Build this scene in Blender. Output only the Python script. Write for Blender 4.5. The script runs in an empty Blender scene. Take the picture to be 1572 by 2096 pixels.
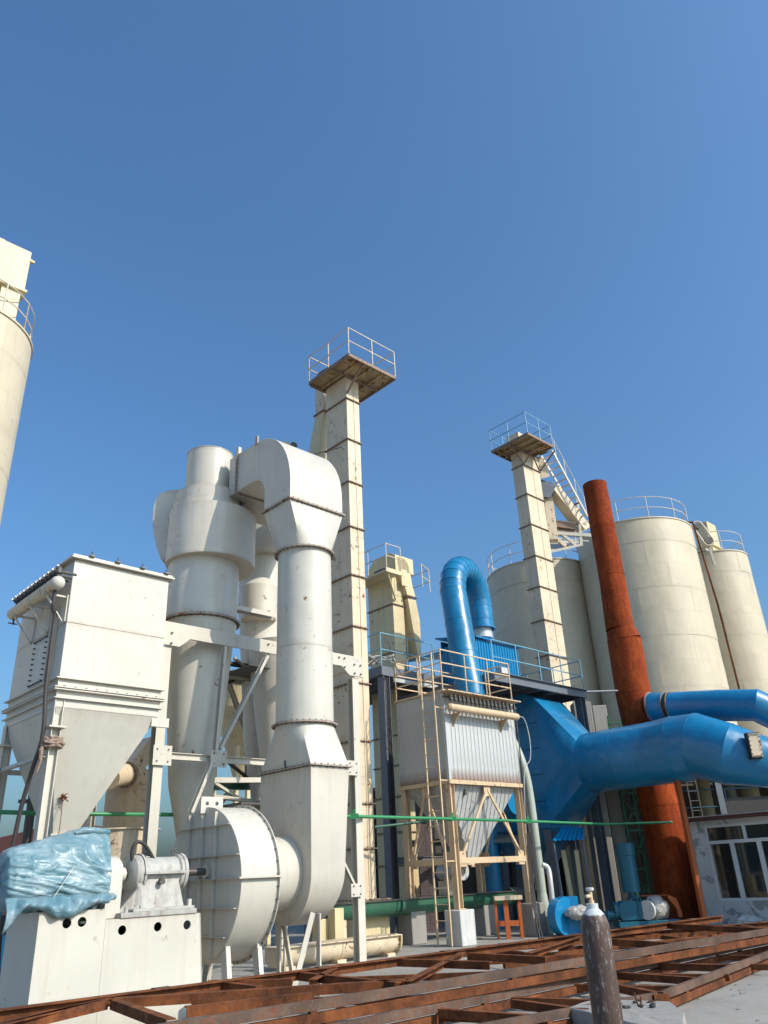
import bpy, bmesh, math, random
from mathutils import Vector, Matrix, noise as mnoise
from mathutils.geometry import tessellate_polygon
random.seed(7)
SC = bpy.context.scene
COL = SC.collection
R = math.radians
# ------------------------------------------------------------------ camera
F, EYE = 1590.0, 1.6
PITCH, ROLL = R(25.1086), R(-2.7705)
fw = Vector((0, math.cos(PITCH), math.sin(PITCH)))
_up = Vector((0, -math.sin(PITCH), math.cos(PITCH)))
_rt = Vector((1, 0, 0))
CR = _rt * math.cos(ROLL) + _up * math.sin(ROLL)
CU = _up * math.cos(ROLL) - _rt * math.sin(ROLL)
cam = bpy.data.cameras.new('camera')
co = bpy.data.objects.new('camera', cam)
COL.objects.link(co)
m = Matrix((CR, CU, -fw)).transposed().to_4x4()
m.translation = Vector((0, 0, EYE))
co.matrix_world = m
cam.sensor_fit = 'VERTICAL'
cam.sensor_height = 36.0
cam.sensor_width = 27.0
cam.lens = F / 2096 * 36
cam.clip_start = 0.1
cam.clip_end = 3000
SC.camera = co
# ------------------------------------------------------------------ light
SUN_AZ, SUN_EL = 119.0, 36.5          # compass azimuth from +Y towards +X
w = bpy.data.worlds.new('World')
SC.world = w
w.use_nodes = True
nt = w.node_tree
nt.nodes.clear()
sky = nt.nodes.new('ShaderNodeTexSky')
sky.sky_type = 'NISHITA'
sky.sun_disc = False
sky.sun_elevation = R(SUN_EL)
sky.sun_rotation = R(SUN_AZ)
sky.altitude = 0
sky.air_density = 1.4
sky.dust_density = 4.0
sky.ozone_density = 10.0
bg = nt.nodes.new('ShaderNodeBackground')
bg.inputs['Strength'].default_value = 0.15
wo = nt.nodes.new('ShaderNodeOutputWorld')
tint = nt.nodes.new('ShaderNodeMix'); tint.data_type = 'RGBA'; tint.blend_type = 'MULTIPLY'
tint.inputs[0].default_value = 1.0; tint.inputs[7].default_value = (.94, 1.08, 1.08, 1)   # the photo's white balance on the whole sky
nt.links.new(sky.outputs[0], tint.inputs[6]); nt.links.new(tint.outputs[2], bg.inputs[0])
nt.links.new(bg.outputs[0], wo.inputs[0])
sl = bpy.data.lights.new('sun', 'SUN')
sl.energy = 3.7
sl.angle = R(0.5)
sl.color = (1.0, 0.905, 0.765)
so = bpy.data.objects.new('sun', sl)
COL.objects.link(so)
sd = Vector((math.sin(R(SUN_AZ)) * math.cos(R(SUN_EL)), math.cos(R(SUN_AZ)) * math.cos(R(SUN_EL)), math.sin(R(SUN_EL))))
so.rotation_euler = sd.to_track_quat('Z', 'Y').to_euler()
so.location = (30, -20, 40)
SC.view_settings.view_transform = 'Standard'
SC.view_settings.look = 'None'
SC.view_settings.gamma = 1
SC.view_settings.exposure = 0.22
SC.view_settings.use_curve_mapping = False
SC.cycles.max_bounces = 6

# ------------------------------------------------------------------ measuring: a sight line of the photo met with a plane of the site
def ray(px, py):
    return fw + CR * ((px - 786) / F) - CU * ((py - 1048) / F)
def at(px, py, Y):
    r = ray(px, py); t = Y / r.y
    return Vector((r.x * t, Y, EYE + r.z * t))
def gnd(px, py, z=0.0):
    r = ray(px, py); t = (z - EYE) / r.z
    return Vector((r.x * t, r.y * t, z))
def uv(az=46):
    a = R(az); return (math.sin(a), math.cos(a)), (-math.cos(a), math.sin(a))
def pl(P, az=46):
    u, v = uv(az); return Vector((P[0] * u[0] + P[1] * u[1], P[0] * v[0] + P[1] * v[1], P[2]))
def wl(P, az=46):
    u, v = uv(az); return Vector((P[0] * u[0] + P[1] * v[0], P[0] * u[1] + P[1] * v[1], P[2]))
def onb(px, py, b, az=46):      # point of the sight line on the vertical plane b = const of the site grid
    r = pl(ray(px, py), az); t = b / r[1]
    return Vector((r[0] * t, b, EYE + r[2] * t))
def ona(px, py, a, az=46):
    r = pl(ray(px, py), az); t = a / r[0]
    return Vector((a, r[1] * t, EYE + r[2] * t))
def zat(py, P):                 # height of picture row py on a vertical axis through world point P
    best = None
    lo, hi = -5.0, 40.0
    for _ in range(40):
        mid = (lo + hi) / 2
        q = Vector((P[0], P[1], mid - EYE)); y = 1048 - F * q.dot(CU) / q.dot(fw)
        if y > py: lo = mid
        else: hi = mid
    return lo

# ------------------------------------------------------------------ materials
def node(nt, t, **kw):
    n = nt.nodes.new(t)
    for k, v in kw.items():
        setattr(n, k, v)
    return n
def mixc(nt, fac, a, b, mode='MIX'):
    n = nt.nodes.new('ShaderNodeMix'); n.data_type = 'RGBA'; n.blend_type = mode
    for s, v in ((n.inputs[0], fac), (n.inputs[6], a), (n.inputs[7], b)):
        if isinstance(v, (int, float)): s.default_value = v
        elif isinstance(v, tuple): s.default_value = (*v, 1) if len(v) == 3 else v
        else: nt.links.new(v, s)
    return n.outputs[2]
def noi(nt, co, scale, detail=4, rough=.55, stretch=None, dist=0):
    if stretch:
        mp = node(nt, 'ShaderNodeMapping'); mp.inputs['Scale'].default_value = stretch
        nt.links.new(co, mp.inputs[0]); co = mp.outputs[0]
    n = node(nt, 'ShaderNodeTexNoise'); n.inputs['Scale'].default_value = scale
    n.inputs['Detail'].default_value = detail; n.inputs['Roughness'].default_value = rough
    n.inputs['Distortion'].default_value = dist
    nt.links.new(co, n.inputs['Vector'])
    return n.outputs[0]
def ramp(nt, f, a, b, v0=0., v1=1.):
    n = node(nt, 'ShaderNodeMapRange'); n.clamp = True
    nt.links.new(f, n.inputs[0])
    n.inputs[1].default_value = a; n.inputs[2].default_value = b
    n.inputs[3].default_value = v0; n.inputs[4].default_value = v1
    return n.outputs[0]
def mth(nt, op, a, b):
    n = node(nt, 'ShaderNodeMath', operation=op)
    for i, v in enumerate((a, b)):
        if isinstance(v, (int, float)): n.inputs[i].default_value = v
        else: nt.links.new(v, n.inputs[i])
    return n.outputs[0]
def paint(name, col, rough=.5, dirt=.35, dirtcol=(.26, .22, .17), rust=.25, metallic=0., wave=.25, fine=.1, coat=0., vary=.12, rustcol=(.17, .062, .022), wscale=1.3, scratch=.35, spec=.5, edge=.0, edgecol=(.27, .17, .10)):
    mt = bpy.data.materials.new(name); mt.use_nodes = True
    nt = mt.node_tree; bs = nt.nodes['Principled BSDF']
    tc = node(nt, 'ShaderNodeTexCoord').outputs['Object']
    big = noi(nt, tc, .7, 3)
    c = mixc(nt, ramp(nt, big, .3, .7), tuple(x * (1 - vary) for x in col), tuple(min(1, x * (1 + vary * .5)) for x in col))
    blot = noi(nt, tc, 2.2, 8, .7)
    c = mixc(nt, ramp(nt, blot, .52, .75, 0, dirt * .6), c, dirtcol)
    st = noi(nt, tc, 1, 5, .6, stretch=(9, 9, .45))
    c = mixc(nt, ramp(nt, st, .52, .78, 0, dirt), c, dirtcol)
    if rust > 0:
        rn = noi(nt, tc, 5.5, 9, .72, dist=.4)
        patch = noi(nt, tc, .9, 2)
        msk = mth(nt, 'MULTIPLY', ramp(nt, rn, .645 - rust * .14, .685 - rust * .14), ramp(nt, patch, .47, .60))
        c = mixc(nt, msk, c, rustcol)
        ro = ramp(nt, msk, 0, 1, rough, .85)
        nt.links.new(ro, bs.inputs['Roughness'])
    else:
        ro = ramp(nt, blot, .3, .8, rough * .85, min(1, rough * 1.35))
        nt.links.new(ro, bs.inputs['Roughness'])
    if edge > 0:      # dirt and rust runs hanging from each section's upper seam, a little along its foot
        ge = node(nt, 'ShaderNodeTexCoord').outputs['Generated']
        sp = node(nt, 'ShaderNodeSeparateXYZ'); nt.links.new(ge, sp.inputs[0])
        sn = noi(nt, tc, 1, 6, .7, stretch=(11, 11, .5))
        up = mth(nt, 'ADD', sp.outputs[2], mth(nt, 'MULTIPLY', sn, .55))
        lo = mth(nt, 'SUBTRACT', sp.outputs[2], mth(nt, 'MULTIPLY', noi(nt, tc, 3, 5), .16))
        mk_ = mth(nt, 'MAXIMUM', ramp(nt, up, 1.18, 1.42), ramp(nt, lo, -.09, -.02, .7, 0))
        c = mixc(nt, mth(nt, 'MULTIPLY', mk_, edge), c, edgecol)
    if scratch > 0:
        s1 = noi(nt, tc, 1, 6, .75, stretch=(14, 14, 5), dist=1.2)
        c = mixc(nt, ramp(nt, s1, .665, .69, 0, scratch), c, (.08, .065, .05))
    nt.links.new(c, bs.inputs['Base Color'])
    bs.inputs['Metallic'].default_value = metallic
    bs.inputs['Specular IOR Level'].default_value = spec
    if coat: bs.inputs['Coat Weight'].default_value = coat; bs.inputs['Coat Roughness'].default_value = .08
    b1 = node(nt, 'ShaderNodeBump'); b1.inputs['Strength'].default_value = wave; b1.inputs['Distance'].default_value = .06
    nt.links.new(noi(nt, tc, wscale, 2), b1.inputs['Height'])
    b2 = node(nt, 'ShaderNodeBump'); b2.inputs['Strength'].default_value = fine; b2.inputs['Distance'].default_value = .01
    nt.links.new(noi(nt, tc, 45, 5, .7), b2.inputs['Height'])
    nt.links.new(b1.outputs[0], b2.inputs['Normal'])
    nt.links.new(b2.outputs[0], bs.inputs['Normal'])
    return mt
M = {}
M['white'] = paint('white_paint', (.58, .54, .46), .42, .3, (.33, .29, .235), .25, edge=.45)
M['white2'] = paint('white_paint_clean', (.58, .55, .475), .40, .25, (.36, .32, .26), .18, edge=.35)
M['grime'] = paint('grimy_white_paint', (.42, .41, .38), .6, 1.0, (.16, .12, .09), .3)
M['frame'] = paint('frame_paint', (.57, .53, .45), .5, .3, (.3, .26, .2), .2)
M['cream'] = paint('cream_paint', (.67, .55, .39), .5, .45, (.36, .26, .16), .55, edge=.55)
M['silo'] = paint('silo_paint', (.60, .52, .375), .5, .35, (.40, .335, .25), .08, wave=.45, wscale=.8, edge=.22, edgecol=(.34, .28, .20))
M['deck'] = paint('rust_stained_deck', (.50, .37, .20), .7, .9, (.16, .075, .03), .9, fine=.4)
M['yellow'] = paint('yellow_paint', (.65, .54, .32), .5, .45, (.36, .26, .14), .3)
M['beige'] = paint('beige_steel_paint', (.62, .46, .29), .55, .45, (.25, .15, .08), .5)
M['clad'] = paint('grey_cladding', (.53, .54, .53), .5, .45, (.24, .21, .19), .2, metallic=.2, wave=.15)
M['blue'] = paint('blue_gloss_paint', (.003, .185, .385), .33, .35, (.04, .15, .26), 0, edge=.25, edgecol=(.05, .13, .20), coat=.25, wave=.9, wscale=1.3, vary=.3, scratch=.12)
M['bluesheet'] = paint('blue_sheet', (.004, .20, .43), .3, .2, (.03, .08, .16), 0, wave=.2)
M['teal'] = paint('teal_machine_paint', (.008, .11, .17), .38, .3, (.03, .06, .08), .1)
M['lblue'] = paint('light_blue_rail', (.16, .38, .50), .5, .25, (.2, .2, .2), .3)
M['greysteel'] = paint('grey_steel_paint', (.135, .155, .185), .5, .35, (.2, .17, .14), .2)
M['green'] = paint('green_paint', (.025, .11, .065), .45, .45, (.12, .13, .10), .2)
M['gpipe'] = paint('green_pipe_paint', (.03, .24, .09), .4, .25, (.1, .16, .1), .1)
M['rust'] = paint('rusted_chimney', (.27, .045, .009), .9, .5, (.09, .016, .006), 0, spec=.15, wave=.3, vary=.5, fine=.4, scratch=.15)
M['truss'] = paint('rusted_truss_steel', (.27, .090, .032), .85, .8, (.10, .05, .032), 0, wave=.05, vary=.45, fine=.5)
M['truss2'] = paint('mill_scale_steel', (.15, .105, .085), .6, .8, (.19, .07, .03), 0, wave=.05, vary=.4, fine=.4)
M['flange2'] = paint('flange_with_rusty_edges', (.36, .30, .245), .7, .9, (.16, .09, .055), .8, wave=.1, fine=.3)
M['flange'] = paint('rusty_flange', (.27, .19, .14), .75, .9, (.13, .06, .03), .6, wave=.1, fine=.3)
M['dark'] = paint('dark_rubber', (.03, .028, .026), .6, .2, (.08, .07, .06), 0, scratch=0)
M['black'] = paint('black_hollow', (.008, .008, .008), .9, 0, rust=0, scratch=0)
M['dmetal'] = paint('dark_valve_metal', (.09, .085, .08), .45, .5, (.2, .15, .1), .2, metallic=.3)
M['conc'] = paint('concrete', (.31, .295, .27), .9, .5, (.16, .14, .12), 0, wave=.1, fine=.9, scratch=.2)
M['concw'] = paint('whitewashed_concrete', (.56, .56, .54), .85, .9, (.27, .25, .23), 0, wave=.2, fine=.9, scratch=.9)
M['orange'] = paint('orange_primer', (.44, .10, .018), .6, .35, (.18, .05, .02), .2)
M['pgreen'] = paint('pale_green_pipe', (.40, .43, .36), .5, .4, (.25, .24, .2), .15)
M['brickm'] = paint('old_brick', (.16, .12, .12), .9, .5, (.08, .06, .05), 0, fine=.9)
M['roofred'] = paint('maroon_roof', (.10, .035, .03), .7, .4, (.06, .04, .04), 0)
M['wrap'] = paint('clear_plastic_wrap', (.42, .40, .37), .3, .4, (.2, .17, .14), 0, wave=.9, wscale=9, coat=.3)
M['cable'] = paint('cable_sheath', (.05, .04, .038), .5, .3, (.2, .18, .16), 0, scratch=0)
M['rag'] = paint('brown_rag', (.30, .21, .16), .95, .5, (.15, .1, .07), 0, wave=.6, wscale=14, scratch=0)
M['wframe'] = paint('white_window_frame', (.60, .62, .62), .4, .15, (.3, .3, .3), 0)
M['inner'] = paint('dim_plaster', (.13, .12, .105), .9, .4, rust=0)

def glass_mat():
    mt = bpy.data.materials.new('window_glass'); mt.use_nodes = True
    b = mt.node_tree.nodes['Principled BSDF']
    b.inputs['Base Color'].default_value = (.03, .035, .035, 1); b.inputs['Roughness'].default_value = .04
    b.inputs['Transmission Weight'].default_value = .35; b.inputs['Specular IOR Level'].default_value = .6
    return mt
M['glass'] = glass_mat()
def rusty(name, a, b, c_, scale=3.0, stretch=(1, 1, 1), rough=.85, soot=None, bump=.5):
    mt = bpy.data.materials.new(name); mt.use_nodes = True
    nt = mt.node_tree; bs = nt.nodes['Principled BSDF']
    tc = node(nt, 'ShaderNodeTexCoord').outputs['Object']
    n1 = noi(nt, tc, scale, 8, .68, stretch=stretch, dist=.5)
    n2 = noi(nt, tc, scale * 3.7, 7, .7, stretch=stretch)
    n3 = noi(nt, tc, scale * .35, 4, .6)
    col = mixc(nt, ramp(nt, n1, .38, .62), a, b)
    col = mixc(nt, ramp(nt, n2, .50, .66, 0, .85), col, c_)
    col = mixc(nt, ramp(nt, n3, .40, .62, 0, .55), col, tuple(x * .35 for x in a))
    col = mixc(nt, ramp(nt, noi(nt, tc, scale * 14, 5, .7), .60, .68, 0, .7), col, tuple(min(1, x * 1.9) for x in b))
    if soot:
        sep = node(nt, 'ShaderNodeSeparateXYZ'); nt.links.new(tc, sep.inputs[0])
        hz = mth(nt, 'ADD', sep.outputs[2], mth(nt, 'MULTIPLY', n1, 2.5))
        col = mixc(nt, ramp(nt, hz, soot[0], soot[1], 0, .75), col, (.035, .012, .008))
    nt.links.new(col, bs.inputs['Base Color']); bs.inputs['Roughness'].default_value = rough
    bs.inputs['Specular IOR Level'].default_value = .2
    bp = node(nt, 'ShaderNodeBump'); bp.inputs['Strength'].default_value = bump; bp.inputs['Distance'].default_value = .012
    nt.links.new(n2, bp.inputs['Height']); nt.links.new(bp.outputs[0], bs.inputs['Normal'])
    return mt
M['truss'] = rusty('rusted_truss_steel', (.085, .030, .014), (.24, .078, .026), (.15, .065, .035), 4.0)
M['truss2'] = rusty('mill_scale_steel', (.105, .075, .06), (.16, .105, .08), (.20, .065, .026), 3.5)
M['rust'] = rusty('rusted_chimney', (.25, .036, .008), (.40, .078, .017), (.17, .028, .008), 1.1, (1.6, 1.6, .55), .9, (14.6, 17.5), .25)

def tarp_mat():
    mt = bpy.data.materials.new('blue_plastic_sheet'); mt.use_nodes = True
    nt = mt.node_tree; b = nt.nodes['Principled BSDF']
    tc = node(nt, 'ShaderNodeTexCoord').outputs['Object']
    c = mixc(nt, ramp(nt, noi(nt, tc, 2.5, 5), .35, .7), (.085, .20, .25), (.20, .31, .35))
    c = mixc(nt, ramp(nt, noi(nt, tc, 3.5, 3), .55, .75, 0, .75), c, (.38, .47, .52))
    nt.links.new(c, b.inputs['Base Color'])
    b.inputs['Roughness'].default_value = .42
    b.inputs['Subsurface Weight'].default_value = 0
    b.inputs['Coat Weight'].default_value = .22; b.inputs['Coat Roughness'].default_value = .25
    bm_ = node(nt, 'ShaderNodeBump'); bm_.inputs['Strength'].default_value = .55; bm_.inputs['Distance'].default_value = .05
    wv = noi(nt, tc, 2.6, 5, .6, dist=2.4, stretch=(1.0, 1.8, 2.6))
    nt.links.new(wv, bm_.inputs['Height']); nt.links.new(bm_.outputs[0], b.inputs['Normal'])
    return mt
M['tarp'] = tarp_mat()
def ground_mat():
    mt = bpy.data.materials.new('concrete_yard'); mt.use_nodes = True
    nt = mt.node_tree; b = nt.nodes['Principled BSDF']
    tc = node(nt, 'ShaderNodeTexCoord').outputs['Object']
    c = mixc(nt, ramp(nt, noi(nt, tc, .35, 6, .6), .35, .65), (.25, .232, .205), (.34, .32, .285))
    c = mixc(nt, ramp(nt, noi(nt, tc, 1.6, 9, .75), .48, .72, 0, .6), c, (.17, .155, .135))
    c = mixc(nt, ramp(nt, noi(nt, tc, 14, 8, .8), .60, .72, 0, .5), c, (.18, .16, .14))
    c = mixc(nt, ramp(nt, noi(nt, tc, .8, 4, .6, dist=1), .60, .75, 0, .45), c, (.30, .20, .13))
    nt.links.new(c, b.inputs['Base Color']); b.inputs['Roughness'].default_value = .9
    bm_ = node(nt, 'ShaderNodeBump'); bm_.inputs['Strength'].default_value = .6; bm_.inputs['Distance'].default_value = .02
    nt.links.new(noi(nt, tc, 9, 10, .75), bm_.inputs['Height']); nt.links.new(bm_.outputs[0], b.inputs['Normal'])
    return mt
M['ground'] = ground_mat()
def plaster_mat():
    mt = bpy.data.materials.new('patched_render'); mt.use_nodes = True
    nt = mt.node_tree; b = nt.nodes['Principled BSDF']
    tc = node(nt, 'ShaderNodeTexCoord').outputs['Object']
    c = mixc(nt, ramp(nt, noi(nt, tc, 1.1, 5), .35, .65), (.48, .49, .48), (.58, .59, .58))
    c = mixc(nt, ramp(nt, noi(nt, tc, 1.9, 6, .62, dist=.8), .555, .58, 0, .75), c, (.20, .21, .215))
    c = mixc(nt, ramp(nt, noi(nt, tc, 9, 6, .8), .66, .7, 0, .7), c, (.12, .12, .12))
    nt.links.new(c, b.inputs['Base Color']); b.inputs['Roughness'].default_value = .9
    bm_ = node(nt, 'ShaderNodeBump'); bm_.inputs['Strength'].default_value = .5; bm_.inputs['Distance'].default_value = .02
    nt.links.new(noi(nt, tc, 12, 8, .7), bm_.inputs['Height']); nt.links.new(bm_.outputs[0], b.inputs['Normal'])
    return mt
M['plaster'] = plaster_mat()
def cylinder_mat():
    mt = bpy.data.materials.new('chipped_brown_paint'); mt.use_nodes = True
    nt = mt.node_tree; b = nt.nodes['Principled BSDF']
    tc = node(nt, 'ShaderNodeTexCoord').outputs['Object']
    c = mixc(nt, ramp(nt, noi(nt, tc, 3, 5), .3, .7), (.048, .026, .020), (.082, .045, .033))
    c = mixc(nt, ramp(nt, noi(nt, tc, 1, 9, .85, stretch=(34, 34, 7)), .55, .60, 0, .75), c, (.42, .40, .38))
    sep = node(nt, 'ShaderNodeSeparateXYZ'); nt.links.new(tc, sep.inputs[0])
    hz = mth(nt, 'ADD', sep.outputs[2], mth(nt, 'MULTIPLY', noi(nt, tc, 11, 7, .7), .09))
    c = mixc(nt, ramp(nt, hz, 1.318, 1.328), c, (.50, .55, .53))
    c = mixc(nt, ramp(nt, noi(nt, tc, 22, 8, .8), .62, .66, 0, .7), c, (.10, .06, .05))
    nt.links.new(c, b.inputs['Base Color']); b.inputs['Roughness'].default_value = .5
    bm_ = node(nt, 'ShaderNodeBump'); bm_.inputs['Strength'].default_value = .4; bm_.inputs['Distance'].default_value = .005
    nt.links.new(noi(nt, tc, 40, 8, .7), bm_.inputs['Height']); nt.links.new(bm_.outputs[0], b.inputs['Normal'])
    return mt
M['gas'] = cylinder_mat()
def clad_rust():
    mt = M['clad'].copy(); mt.name = 'grey_cladding_rusting_at_foot'
    nt = mt.node_tree; bs = nt.nodes['Principled BSDF']
    src = bs.inputs['Base Color'].links[0].from_socket
    tc = node(nt, 'ShaderNodeTexCoord').outputs['Object']
    sep = node(nt, 'ShaderNodeSeparateXYZ'); nt.links.new(tc, sep.inputs[0])
    hz = mth(nt, 'SUBTRACT', sep.outputs[2], mth(nt, 'MULTIPLY', noi(nt, tc, 1, 8, .8, stretch=(9, 9, 1.3)), .95))
    c = mixc(nt, ramp(nt, hz, -.50, -.20, .9, 0), src, (.20, .085, .04))
    nt.links.new(c, bs.inputs['Base Color'])
    return mt
M['cladrust'] = clad_rust()
# ------------------------------------------------------------------ mesh building
def V(*a): return Vector(a)
def frm(ax, up=None):
    z = Vector(ax).normalized()
    up = Vector(up) if up is not None else (V(0, 0, 1) if abs(z.z) < .95 else V(1, 0, 0))
    x = up.cross(z)
    if x.length < 1e-5: x = V(0, 1, 0).cross(z)
    x.normalize(); y = z.cross(x)
    return x, y, z
class MB:
    def __init__(s): s.v = []; s.f = []; s.bolts = []
    def add(s, vs, fs):
        n = len(s.v); s.v += [Vector(p) for p in vs]; s.f += [tuple(i + n for i in f) for f in fs]; return s
    def box(s, a, b):
        x0, y0, z0 = [min(a[i], b[i]) for i in range(3)]; x1, y1, z1 = [max(a[i], b[i]) for i in range(3)]
        return s.add([(x0, y0, z0), (x1, y0, z0), (x1, y1, z0), (x0, y1, z0), (x0, y0, z1), (x1, y0, z1), (x1, y1, z1), (x0, y1, z1)],
                     [(3, 2, 1, 0), (4, 5, 6, 7), (0, 1, 5, 4), (1, 2, 6, 5), (2, 3, 7, 6), (3, 0, 4, 7)])
    def cbox(s, c, d):
        return s.box([c[i] - d[i] / 2 for i in range(3)], [c[i] + d[i] / 2 for i in range(3)])
    def loft(s, rings, cap0=True, cap1=True):
        n = len(rings[0]); vs = [p for r in rings for p in r]; fs = []
        for k in range(len(rings) - 1):
            for i in range(n):
                j = (i + 1) % n; fs.append((k * n + i, k * n + j, (k + 1) * n + j, (k + 1) * n + i))
        if cap0: fs.append(tuple(range(n - 1, -1, -1)))
        if cap1: fs.append(tuple((len(rings) - 1) * n + i for i in range(n)))
        return s.add(vs, fs)
    def prism(s, poly, o, X, Y, depth, holes=()):
        o, X, Y = Vector(o), Vector(X), Vector(Y); N = X.cross(Y).normalized() * depth
        loops = [list(poly)] + [list(h) for h in holes]
        pts = [p for l in loops for p in l]
        P3 = [o + X * p[0] + Y * p[1] for p in pts]
        n = len(pts)
        if len(loops) == 1: tris = [tuple(range(n))]
        else: tris = [tuple(t) for t in tessellate_polygon([[Vector((p[0], p[1], 0)) for p in l] for l in loops])]
        fs = [tuple(i + n for i in t) for t in tris] + [tuple(reversed(t)) for t in tris]
        k = 0
        for l in loops:
            m_ = len(l)
            for i in range(m_):
                j = (i + 1) % m_; fs.append((k + i, k + j, k + j + n, k + i + n))
            k += m_
        return s.add(P3 + [p + N for p in P3], fs)
    def sect(s, p, q, poly, up=None):
        p, q = Vector(p), Vector(q); x, y, z = frm(q - p, up)
        r0 = [p + x * a + y * b for a, b in poly]; r1 = [q + x * a + y * b for a, b in poly]
        return s.loft([r0, r1])
    def bar(s, p, q, w, h=None, up=None):
        h = h or w; w /= 2; h /= 2
        return s.sect(p, q, [(-w, -h), (w, -h), (w, h), (-w, h)], up)
    def ibeam(s, p, q, w, h, t=.014, up=None):
        w /= 2; h /= 2; a = t / 2
        return s.sect(p, q, [(-w, -h), (w, -h), (w, -h + t), (a, -h + t), (a, h - t), (w, h - t), (w, h), (-w, h), (-w, h - t), (-a, h - t), (-a, -h + t), (-w, -h + t)], up)
    def chan(s, p, q, w, h, t=.012, up=None):
        h /= 2
        return s.sect(p, q, [(0, -h), (w, -h), (w, -h + t), (t, -h + t), (t, h - t), (w, h - t), (w, h), (0, h)], up)
    def ang(s, p, q, w, t=.01, up=None):
        return s.sect(p, q, [(0, 0), (w, 0), (w, t), (t, t), (t, w), (0, w)], up)
    def tube(s, path, r, n=14, caps=True):
        path = [Vector(p) for p in path]; m_ = len(path)
        rs = r if isinstance(r, (list, tuple)) else [r] * m_
        tg = []
        for i in range(m_):
            a = path[max(i - 1, 0)]; b = path[min(i + 1, m_ - 1)]
            t = (b - a)
            if 0 < i < m_ - 1: t = (path[i] - a).normalized() + (b - path[i]).normalized()
            tg.append(t.normalized())
        x, y, z = frm(tg[0]); rings = []
        for i in range(m_):
            x = (x - tg[i] * x.dot(tg[i]))
            if x.length < 1e-6: x = frm(tg[i])[0]
            x.normalize(); y = tg[i].cross(x)
            k = 1.0
            if 0 < i < m_ - 1:
                c = max(.5, tg[i].dot((path[i + 1] - path[i]).normalized())); 
            rings.append([path[i] + (x * math.cos(2 * math.pi * j / n) + y * math.sin(2 * math.pi * j / n)) * rs[i] for j in range(n)])
        return s.loft(rings, caps, caps)
    def rings(s, path, rs, n):
        s.tube(path, rs, n, False); m_ = len(path); k = len(s.v) - m_ * n
        return [s.v[k + i * n:k + (i + 1) * n] for i in range(m_)]
    def cyl(s, p, q, r, r2=None, n=20, caps=True):
        return s.tube([p, q], [r, r if r2 is None else r2], n, caps)
    def lathe(s, c, prof, n=48, axis=(0, 0, 1), caps=True, up=None):
        x, y, z = frm(axis, up); c = Vector(c)
        rings = [[c + z * h + (x * math.cos(2 * math.pi * j / n) + y * math.sin(2 * math.pi * j / n)) * max(r, 1e-4) for j in range(n)] for h, r in prof]
        return s.loft(rings, caps, caps)
    def ring(s, c, ri, ro, t, axis=(0, 0, 1), n=48, bolts=0, br=.012):
        s.lathe(c, [(-t / 2, ri), (-t / 2, ro), (t / 2, ro), (t / 2, ri)], n, axis, caps=False)
        k = len(s.v) - 4 * n
        for i in range(n):
            j = (i + 1) % n; s.f.append((k + 3 * n + i, k + 3 * n + j, k + j, k + i))
        x, y, z = frm(axis); c = Vector(c)
        for i in range(bolts):
            a = 2 * math.pi * (i + .5) / bolts; p = c + (x * math.cos(a) + y * math.sin(a)) * ((ro + max(ri, ro - .12)) / 2)
            s.bolt(p - z * (t / 2 + .02), p + z * (t / 2 + .02), br)
        return s
    def bolt(s, p, q, br):
        k = len(s.f); s.cyl(p, q, br * 1.25, n=6); s.bolts += range(k, len(s.f)); return s
    def rectflange(s, a0, a1, b0, b1, z, wd, t, bolts=0, br=.012):
        s.box((a0 - wd, b0 - wd, z - t / 2), (a1 + wd, b0, z + t / 2)); s.box((a0 - wd, b1, z - t / 2), (a1 + wd, b1 + wd, z + t / 2))
        s.box((a0 - wd, b0, z - t / 2), (a0, b1, z + t / 2)); s.box((a1, b0, z - t / 2), (a1 + wd, b1, z + t / 2))
        if bolts:
            na = max(2, int((a1 - a0) / bolts)); nb = max(2, int((b1 - b0) / bolts))
            for i in range(na):
                for bb in (b0 - wd / 2, b1 + wd / 2): 
                    p = V(a0 + (a1 - a0) * (i + .5) / na, bb, z); s.bolt(p - V(0, 0, t / 2 + .02), p + V(0, 0, t / 2 + .02), br)
            for i in range(nb):
                for aa in (a0 - wd / 2, a1 + wd / 2):
                    p = V(aa, b0 + (b1 - b0) * (i + .5) / nb, z); s.bolt(p - V(0, 0, t / 2 + .02), p + V(0, 0, t / 2 + .02), br)
        return s
def rrect(a0, a1, b0, b1, z):
    return [V(a0, b0, z), V(a1, b0, z), V(a1, b1, z), V(a0, b1, z)]
def circ_hole(cx, cy, r, n=20): return [(cx + r * math.cos(2 * math.pi * i / n), cy + r * math.sin(2 * math.pi * i / n)) for i in range(n)]

# a row of machines first measured at a guessed distance is resized and moved to the distance its cast shadows give; feet stay on the ground
FIT = [1.0]
def fit(v):
    s = FIT[0]
    if s == 1.0: return Vector(v)
    return Vector((v[0] * s, v[1] * s, v[2] * s + EYE * (1 - s) * min(1.0, max(0.0, v[2] / .35))))
def tag(o, label=None, cat=None, group=None, kind=None):
    if label: o['label'] = label
    if cat: o['category'] = cat
    if group: o['group'] = group
    if kind: o['kind'] = kind
    return o
class Thing:
    def __init__(s, name, label, cat, base, az=46, group=None):
        s.az = az; s.org = Vector(base); o = bpy.data.objects.new(name, None); COL.objects.link(o)
        o.empty_display_size = .3
        s.org = fit(base); o.location = wl(s.org, az); o.rotation_euler = (0, 0, R(90 - az)); s.root = o
        tag(o, label, cat, group)
    def part(s, name, mb, mat, parent=None, label=None, kind=None, bev=0, ang=32):
        ob = mk(name, mb, mat, s.org, bev, ang); ob.parent = parent or s.root
        return tag(ob, label, kind=kind)
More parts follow.
